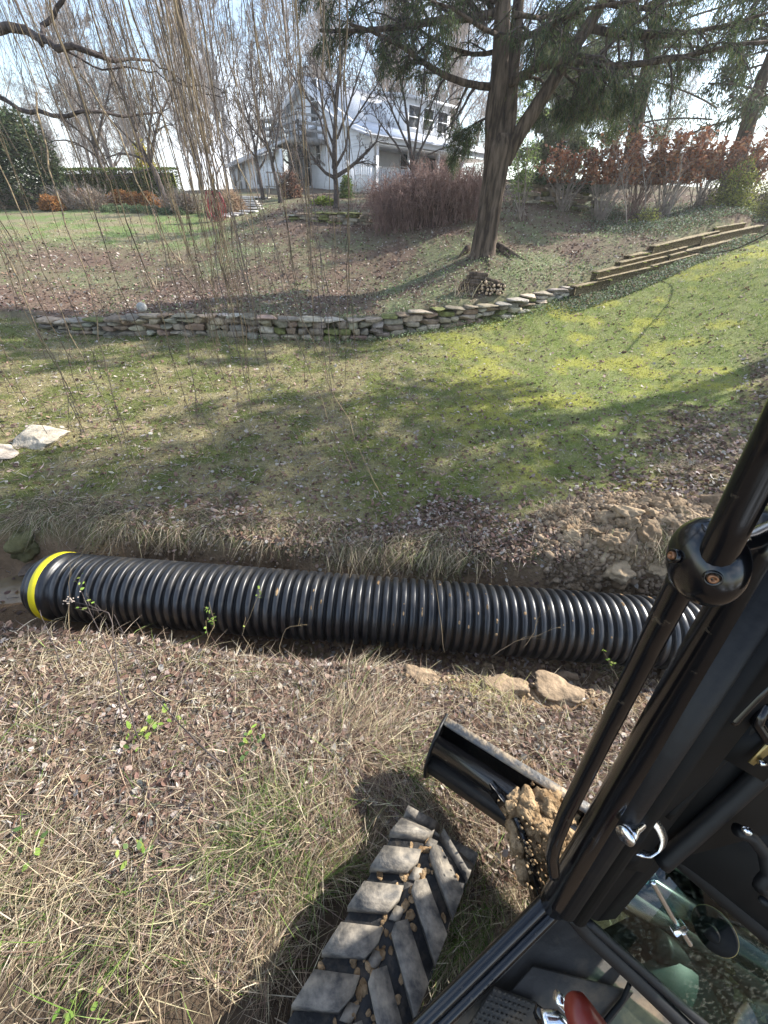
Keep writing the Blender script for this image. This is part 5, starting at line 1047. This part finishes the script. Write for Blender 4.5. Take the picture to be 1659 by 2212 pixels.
# lump of clay on the blade
lump = MB()
for (a, b, d_, s) in [(1150, 1755, 1.599, .085), (1185, 1745, 1.599, .07), (1120, 1745, 1.615, .06), (1140, 1810, 1.557, .085), (1180, 1800, 1.549, .085), (1150, 1870, 1.516, .07), (1195, 1860, 1.508, .065), (1215, 1810, 1.541, .06), (1125, 1790, 1.599, .05), (1175, 1905, 1.492, .05), (1220, 1760, 1.599, .06), (1215, 1850, 1.524, .05)]:
    rock(lump, at_d(a, b, d_), (s*.95, s*.85, s*.7), R.uniform(0, 6), 4, 1.25, 0, W1, 3.0, 0, 2)
for k in range(260):
    a, b = R.normal()*30+1165, R.normal()*50+1815; rock(lump, at_d(a, b, (1.86+.05*R.normal()+(1815-b)*.0012-.03)*.83), np.full(3, R.uniform(.002, .007)), 0, 2, 1.3)
o = lump.build('clay_lump', 'clay', smooth=True); tag(o, 'crumbly tan clay lump caught behind the dozer blade between its arms', 'clay', kind='stuff')
# cab door pillar: parallel rounded profiles
def cyl(a, b, r, m, name, par=ex, K=2, S=16):
    P, r_ = resample([at_d(*a), at_d(*b)], [r, r], K); return tubes(MB(), P, r_, S).build(name, m, par, smooth=True)
def stick(pts, r, m, name, K=24, S=16, par=ex):
    P = [at_d(*p) for p in pts]; P, rr_ = resample(P, np.asarray(r) if np.ndim(r) else np.full(len(pts), r), K); return tubes(MB(), P, rr_, S).build(name, m, par, smooth=True)
def plate(pts, th, m, name, par=ex, nv=None):
    P = np.array([at_d(*p) for p in pts]); mb = MB(); prism(mb, P, th, FW if nv is None else nv); return mb.build(name, m, par)
pl = stick([(1196, 1950, 1.12), (1700, 1115, .50)], [.037, .030], 'black_paint', 'pillar')
cyl((1222, 1962, 1.09), (1735, 1135, .49), .028, 'dusty_black', 'pillar_bead', pl)
cyl((1248, 1978, 1.10), (1775, 1160, .50), .024, 'dark_interior', 'door_seal', pl)
plate([(1215, 1955, 1.13), (1660, 1205, .58), (1760, 1250, .60), (1720, 1440, .72), (1540, 1660, .86), (1400, 1850, 1.0), (1290, 1990, 1.12)], .02, 'dark_interior', 'pillar_panel', pl)
# grab bar with ball clamp
gb = stick([(1196, 1888, .98), (1192, 1850, .95), (1200, 1815, .915), (1222, 1760, .87), (1300, 1600, .74), (1400, 1400, .60), (1478, 1245, .50)], [.0150, .0155, .016, .0162, .0165, .017, .0175], 'black_paint', 'grab_bar', 60)
stick([(1535, 1225, .44), (1577, 1140, .405), (1664, 968, .36), (1790, 720, .30)], [.0175, .0175, .0175, .0175], 'black_paint', 'mirror_bar')
stick([(1575, 1180, .46), (1620, 1168, .47), (1700, 1128, .50)], [.0125, .0125, .0125], 'black_paint', 'cross_bar')
bc_ = at_d(1526, 1213, .455); v, f = ICO[4]; axb = nrm(at_d(1620, 1060, .39)-at_d(1430, 1350, .50)); mb = MB()
rb = .0425; vv = v.copy(); hgt = vv@axb; vv = vv-np.outer(np.maximum(np.abs(hgt)-.97, 0)*np.sign(hgt), axb)
seam = nrm(np.cross(axb, FW)); e = vv@nrm(np.cross(seam, axb)); sm = np.exp(-((vv@seam-.45)/.022)**2); vv = vv*(1-.035*sm)[:, None]
vv = vv+np.outer(vv@CU, CU)*.24-np.outer(vv@CR, CR)*.12; mb.add(bc_+vv*rb, f); ball = mb.build('ball_clamp', 'black_paint', ex, smooth=True)
revolve(MB(), [(.0395, .019), (.0415, .0225), (.043, .023), (.0435, .019)], bc_, axb, 32).build('collar', 'black_paint', ball, smooth=True)
for (a, b, r_) in [(1540, 1250, .0052), (1452, 1200, .005)]:
    v_ = ray(a, b); v_ = nrm(v_); oc = C0-bc_; B_ = oc@v_; disc = B_*B_-(oc@oc-rb*rb); t = -B_-math.sqrt(max(disc, 1e-6)); hp = C0+v_*t; nn_ = nrm(hp-bc_)
    revolve(MB(), [(-.004, r_*1.75), (.0004, r_*1.75), (.0012, r_*1.5), (-.001, r_*1.1)], hp, nn_, 24).build('screw_recess', 'black_paint', ball)
    revolve(MB(), [(-.004, r_), (.0022, r_), (.0028, r_*.8), (.0026, r_*.45), (-.001, r_*.42), (-.001, 0)], hp, nn_, 18).build('screw', 'copper', ball)
# sill rails, floor
stick([(1188, 1938, 1.16), (1050, 2075, 1.13), (860, 2262, 1.09)], .020, 'black_paint', 'sill_rail'); stick([(1205, 1962, 1.15), (1075, 2092, 1.12), (885, 2280, 1.08)], .016, 'black_paint', 'sill_rail')
plate([(1186, 1952, 1.155), (1215, 1980, 1.15), (905, 2290, 1.08), (870, 2265, 1.085)], .03, 'mat_floor', 'sill_step')
plate([(1215, 1975, 1.17), (1262, 2000, 1.19), (1600, 2300, 1.22), (1560, 2420, 1.2), (880, 2330, 1.10), (1085, 2100, 1.13)], .03, 'mat_floor', 'cab_floor')
plate([(1150, 2085, 1.13), (1365, 2140, 1.17), (1320, 2200, 1.165), (1270, 2260, 1.16), (1050, 2200, 1.11)], .006, 'mat_floor', 'floor_mat', nv=-FW)
ft = plate([(1068, 2130, 1.10), (1160, 2165, 1.11), (1110, 2260, 1.10), (1000, 2230, 1.085)], .012, 'mat_floor', 'foot_plate', nv=-FW)
mb = MB(); A_, B_, C_ = at_d(1068, 2130, 1.085), at_d(1160, 2165, 1.095), at_d(1000, 2230, 1.07)
for i in range(9):
    for j in range(8): t = A_+(B_-A_)*(i+.5)/9+(C_-A_)*(j+.5)/8; box(mb, t, (.0035, .002, .002), np.stack([nrm(B_-A_), nrm(C_-A_), FW]))
mb.build('tread', 'mat_floor', ft)['kind'] = 'stuff'
stick([(1360, 2125, 1.15), (1345, 2160, 1.15), (1280, 2240, 1.14)], .006, 'dark_interior', 'floor_seam'); 
# lower front window and its frame
stick([(1228, 1968, 1.12), (1262, 2010, 1.13), (1380, 2120, 1.14), (1530, 2265, 1.15)], .021, 'dusty_black', 'window_frame'); stick([(1262, 1985, 1.13), (1290, 2010, 1.13), (1400, 2108, 1.14), (1560, 2250, 1.15)], .013, 'dusty_black', 'window_seal')
plate([(1265, 1995, 1.16), (1440, 1820, 1.06), (1500, 1870, 1.07), (1690, 2035, 1.12), (1700, 2330, 1.22), (1600, 2300, 1.2)], .005, 'glass_tint', 'window_pane')
stick([(1440, 1835, 1.04), (1480, 1870, 1.04), (1700, 2060, 1.05)], .02, 'dark_interior', 'window_frame')
# dark front structure filling the right side of the view
plate([(1290, 1990, 1.14), (1390, 1855, 1.05), (1470, 1760, .98), (1500, 1790, 1.0), (1420, 1880, 1.06), (1330, 1985, 1.14)], .03, 'dark_interior', 'side_panel')
plate([(1540, 1640, .90), (1800, 1320, .76), (1820, 1760, .95), (1480, 1850, 1.0), (1420, 1840, 1.02)], .03, 'dark_interior', 'front_panel')
plate([(1440, 1850, 1.02), (1650, 1640, .92), (1760, 1640, .92), (1760, 2140, 1.06), (1690, 2075, 1.05)], .03, 'dark_interior', 'front_panel')
stick([(1430, 1866, .99), (1600, 1712, .90), (1720, 1600, .84)], .020, 'dusty_black', 'cross_member'); stick([(1440, 1760, .92), (1600, 1590, .84), (1720, 1460, .78)], .012, 'dark_interior', 'cross_member')
stick([(1580, 1560, .78), (1640, 1495, .75), (1720, 1410, .72)], .010, 'black_paint', 'hose_pipe')
cb = plate([(1565, 1640, .84), (1585, 1600, .83), (1690, 1520, .80), (1760, 1560, .80), (1650, 1690, .86)], .03, 'dark_interior', 'control_box')
plate([(1618, 1648, .82), (1628, 1654, .82), (1700, 1600, .80), (1700, 1560, .80)], .004, 'brass', 'bracket', cb); stick([(1640, 1648, .81), (1652, 1648, .81)], .006, 'chrome', 'bolt', 3, 12, cb)
stick([(1655, 1520, .77), (1640, 1545, .77), (1634, 1560, .775), (1660, 1600, .78)], .011, 'black_paint', 'hose_end')
# bent bracket at right
br = stick([(1592, 1792, .90), (1625, 1810, .90), (1652, 1845, .90), (1660, 1890, .90), (1640, 1915, .91), (1665, 1940, .92)], .014, 'dusty_black', 'bent_bracket')
stick([(1612, 1793, .875), (1614, 1795, .87)], .009, 'chrome', 'bolt', 2, 12, br); stick([(1648, 1945, .89), (1650, 1947, .885)], .009, 'dusty_black', 'bolt', 2, 12, br)
# latch: knob pin and hook-shaped catch
d_ = .86; K1, K2 = at_d(1354, 1802, .80), at_d(1400, 1757, .84); la = tubes(MB(), resample([K1, K1+(K2-K1)*.15, K2], [.0165, .0165, .0165], 8)[0], [.0165, .0165, .0135, .0135, .0135, .0135, .0135, .0135], 24).build('latch', 'chrome', ex, smooth=True)
ax_ = nrm(K1-K2); tubes(MB(), np.array([K1+ax_*.008, K1+ax_*.001]), [.0185, .0185], 28).build('knob', 'chrome', la)
hk = [(1378, 1752), (1392, 1752), (1410, 1768), (1427, 1790), (1436, 1812), (1432, 1832), (1412, 1846), (1396, 1845), (1383, 1840)]
P, _ = resample([at_d(a, b, .845) for a, b in hk], np.ones(len(hk)), 26); W_ = nrm(ax_+.15*CU); mb = MB(); T = nrm(np.gradient(P, axis=0)); Nn = nrm(np.cross(T, W_))
V = np.stack([P+W_*.016+Nn*.0022, P+W_*.016-Nn*.0022, P-W_*.010-Nn*.0022, P-W_*.010+Nn*.0022], 1); q = np.arange(25)[:, None]*4; j = np.arange(4)[None]; j2 = (j+1) % 4
mb.add(V.reshape(-1, 3), np.stack([q+j, q+j2, q+4+j2, q+4+j], -1).reshape(-1, 4)); mb.f[4].append(np.array([[3, 2, 1, 0], [100, 101, 102, 103]])); mb.build('catch', 'chrome', la)
for (a, b, dd) in [(1346, 1835, .93), (1371, 1797, .92)]: P = at_d(a, b, dd); tubes(MB(), np.array([P, P-FW*.008]), .0065, 12).build('bolt', 'dusty_black', ex)
plate([(1340, 1862, 1.0), (1385, 1815, .98), (1420, 1850, 1.0), (1395, 1885, 1.02), (1350, 1880, 1.02)], .03, 'dark_interior', 'latch_plate')
# rod clamp and plastic disc beyond the pane
rd = stick([(1408, 1902, 1.10), (1462, 1998, 1.12)], .008, 'chrome', 'rod'); 
for (a, b) in [(1402, 1895), (1466, 2005)]: mb = MB(); box(mb, at_d(a, b, 1.115), (.020, .010, .010), np.stack([nrm(CR*.9+CU*.5), nrm(CU*.9-CR*.5), FW]), .002); mb.build('rod_clamp', 'chrome', rd)
stick([(1474, 2012, 1.115), (1490, 2038, 1.12)], .008, 'chrome', 'rod_end')
O_ = at_d(1543, 2010, 1.13); ad = nrm(at_d(1515, 2035, 1.06)-O_); wh = revolve(MB(), [(-.012, 0), (-.012, .05), (.0, .054), (.006, .052), (.009, .03), (.012, .018), (.026, .016), (.03, .02), (.036, .019), (.038, 0)], O_, ad, 36).build('plastic_knob', 'dark_interior', ex, smooth=False)
revolve(MB(), [(-.0125, .0505), (-.0015, .0548), (-.003, .052)], O_, ad, 36).build('rim', 'brass', wh)
# red lever and chrome fittings at the foot of the view
stick([(1232, 2176, .80), (1248, 2185, .80), (1290, 2260, .78)], [.020, .032, .042], 'red_rubber', 'red_lever', 10, 20)
stick([(1203, 2152, .86), (1226, 2178, .86)], .011, 'chrome', 'lever_pin', 4, 18)
stick([(1172, 2200, .87), (1205, 2200, .87), (1235, 2240, .86)], .014, 'chrome', 'lever_link', 8, 14); plate([(1162, 2178, .90), (1180, 2192, .89), (1172, 2230, .89), (1155, 2200, .9)], .01, 'black_paint', 'lever_tab')
# what shows through the lower pane: swing frame with caked yellow clay
sf = plate([(1300, 2050, 1.383), (1480, 1960, 1.462), (1740, 2150, 1.501), (1740, 2400, 1.383), (1420, 2400, 1.264)], .05, 'dusty_black', 'swing_frame')
plate([(1360, 2130, 1.264), (1470, 2085, 1.280), (1530, 2120, 1.280), (1590, 2240, 1.248), (1400, 2240, 1.185)], .04, 'green_plastic', 'guard_plate'); stick([(1420, 2040, 1.327), (1650, 2190, 1.343)], .045, 'dusty_black', 'hydraulic_ram')
stick([(1590, 2040, 1.383), (1640, 2280, 1.343)], .03, 'muddy_steel', 'ladder_rail'); stick([(1535, 2060, 1.359), (1560, 2280, 1.311)], .02, 'muddy_steel', 'ladder_rail')
mb = MB()
for k in range(90): a, b = R.uniform(1560, 1680), R.uniform(2020, 2260); rock(mb, at_d(a, b, 1.31), (R.uniform(.008, .03), R.uniform(.008, .03), .01), R.uniform(0, 6), 2, .9)
mb.build('caked_clay', 'clay', sf)['kind'] = 'stuff'
# unseen cab: roof widened and solid side wall added to block the sun
def cabp(name, c, s, m='dark_interior', yaw=.95):
    cs, sn = math.cos(yaw), math.sin(yaw); mb = MB(); box(mb, c, s, np.array([[sn, cs, 0], [-cs, sn, 0], [0, 0, 1]]), .02); mb.build(name, m, ex)
cabp('cab_roof', (1.2, .25, 3.02), (1.0, .8, .05), yaw=math.pi/2); cabp('cab_side_blocker', (1.95, .25, 2.25), (.03, .85, .75), yaw=math.pi/2)
# saplings and weeds that stand in front of the pipe
def weed(px_, d, label, r=.003, nt_=5, lf=0, m='willow', leafp=LG, size=.02, cat='sapling', flower=0):
    P = np.array([at_d(a, b, q) for (a, b), q in zip(px_, d)]); o = empty('sapling', P[0], label, cat, 'bare saplings on the near bank'); P, rr_ = resample(P, np.linspace(r, r*.45, len(P)), 14); P[1:] += np.cumsum(R.normal(size=(13, 3))*.003, 0); mb = MB(); tubes(mb, P, rr_, 6)
    q, qr = grow(P[None], rr_[None], nt_, .28, .6, .35, 6, tr=(.45, 1), taper=.7); tubes(mb, q, np.maximum(qr, .0009), 4, cap=False); mb.build('stem', m, o, smooth=True)
    if lf:
        mb = MB(); k = R.integers(0, len(q), lf); B = q[k, R.integers(2, 6, lf)]; D = rdir(lf, -.2, .6); ribbons(mb, B, D, R.uniform(.7, 1.3, lf)*size, R.uniform(.5, .8, lf)*size, None, pick(leafp, lf), prof=(.2, 1, .8, .1)); mb.build('leaves', 'leafy', o)
    if flower:
        mb = MB()
        for k in range(flower): rock(mb, P[-1]+R.normal(size=3)*[.02, .02, .008], np.full(3, .0045), 0, 1, .3, 0, (.5, .42, .36))
        mb.build('seed_head', 'rock', o)
weed([(300, 1600), (250, 1440), (180, 1270)], [2.1, 2.25, 2.3], 'dark thorny stem rising to the yellow band with small green leaves near its top', .0042, 5, 9, 'bark_small')
weed([(265, 1570), (255, 1440), (240, 1330), (150, 1300)], [2.1, 2.2, 2.25, 2.3], 'stem with a dry brown seed head in front of the left pipe end', .004, 4, 5, 'bark_small', flower=26)
weed([(150, 1480), (110, 1380), (82, 1318)], [2.35, 2.35, 2.35], 'short dark twig standing left of the yellow band', .0035, 1, 0, 'bark_small')
weed([(420, 1450), (440, 1400), (460, 1355), (448, 1300)], [2.4, 2.45, 2.5, 2.5], 'slender green sprig with tiny leaves in front of the pipe, left of centre', .0022, 5, 22)
weed([(560, 1450), (550, 1400), (530, 1370), (565, 1280)], [2.5, 2.5, 2.55, 2.55], 'curving dry twig with a few pale leaves before the pipe', .0024, 5, 7)
weed([(640, 1460), (600, 1400), (620, 1350), (665, 1345)], [2.45, 2.5, 2.55, 2.55], 'bent leafless tendril hooking right in front of the pipe', .0022, 3, 0)
weed([(1060, 1420), (1110, 1385), (1160, 1370), (1215, 1350)], [2.55, 2.6, 2.6, 2.6], 'pale dry twig arching right over the lower edge of the pipe', .0024, 8, 0)
weed([(1130, 1400), (1155, 1370), (1160, 1340), (1190, 1315)], [2.55, 2.6, 2.6, 2.6], 'small pale forked twig before the right half of the pipe', .002, 7, 0)
weed([(960, 1410), (950, 1340), (940, 1240), (955, 1190)], [2.6, 2.7, 2.8, 2.9], 'long single straw stem crossing the middle of the pipe', .0017, 1, 0)
weed([(185, 1470), (150, 1380), (145, 1240), (215, 1140)], [2.35, 2.4, 2.5, 2.6], 'tall thin tan stem bending over the yellow-banded pipe end', .0024, 2, 0)
weed([(1335, 1470), (1320, 1430), (1310, 1400)], [2.3, 2.3, 2.3], 'fresh green shoot beside the grab bar at the foot of the pipe', .002, 4, 8)
weed([(480, 1650), (395, 1570), (330, 1500), (240, 1330)], [1.8, 1.95, 2.05, 2.2], 'long dark diagonal stem leaning left across the near bank', .0042, 3, 0, 'bark_small')
print('done')
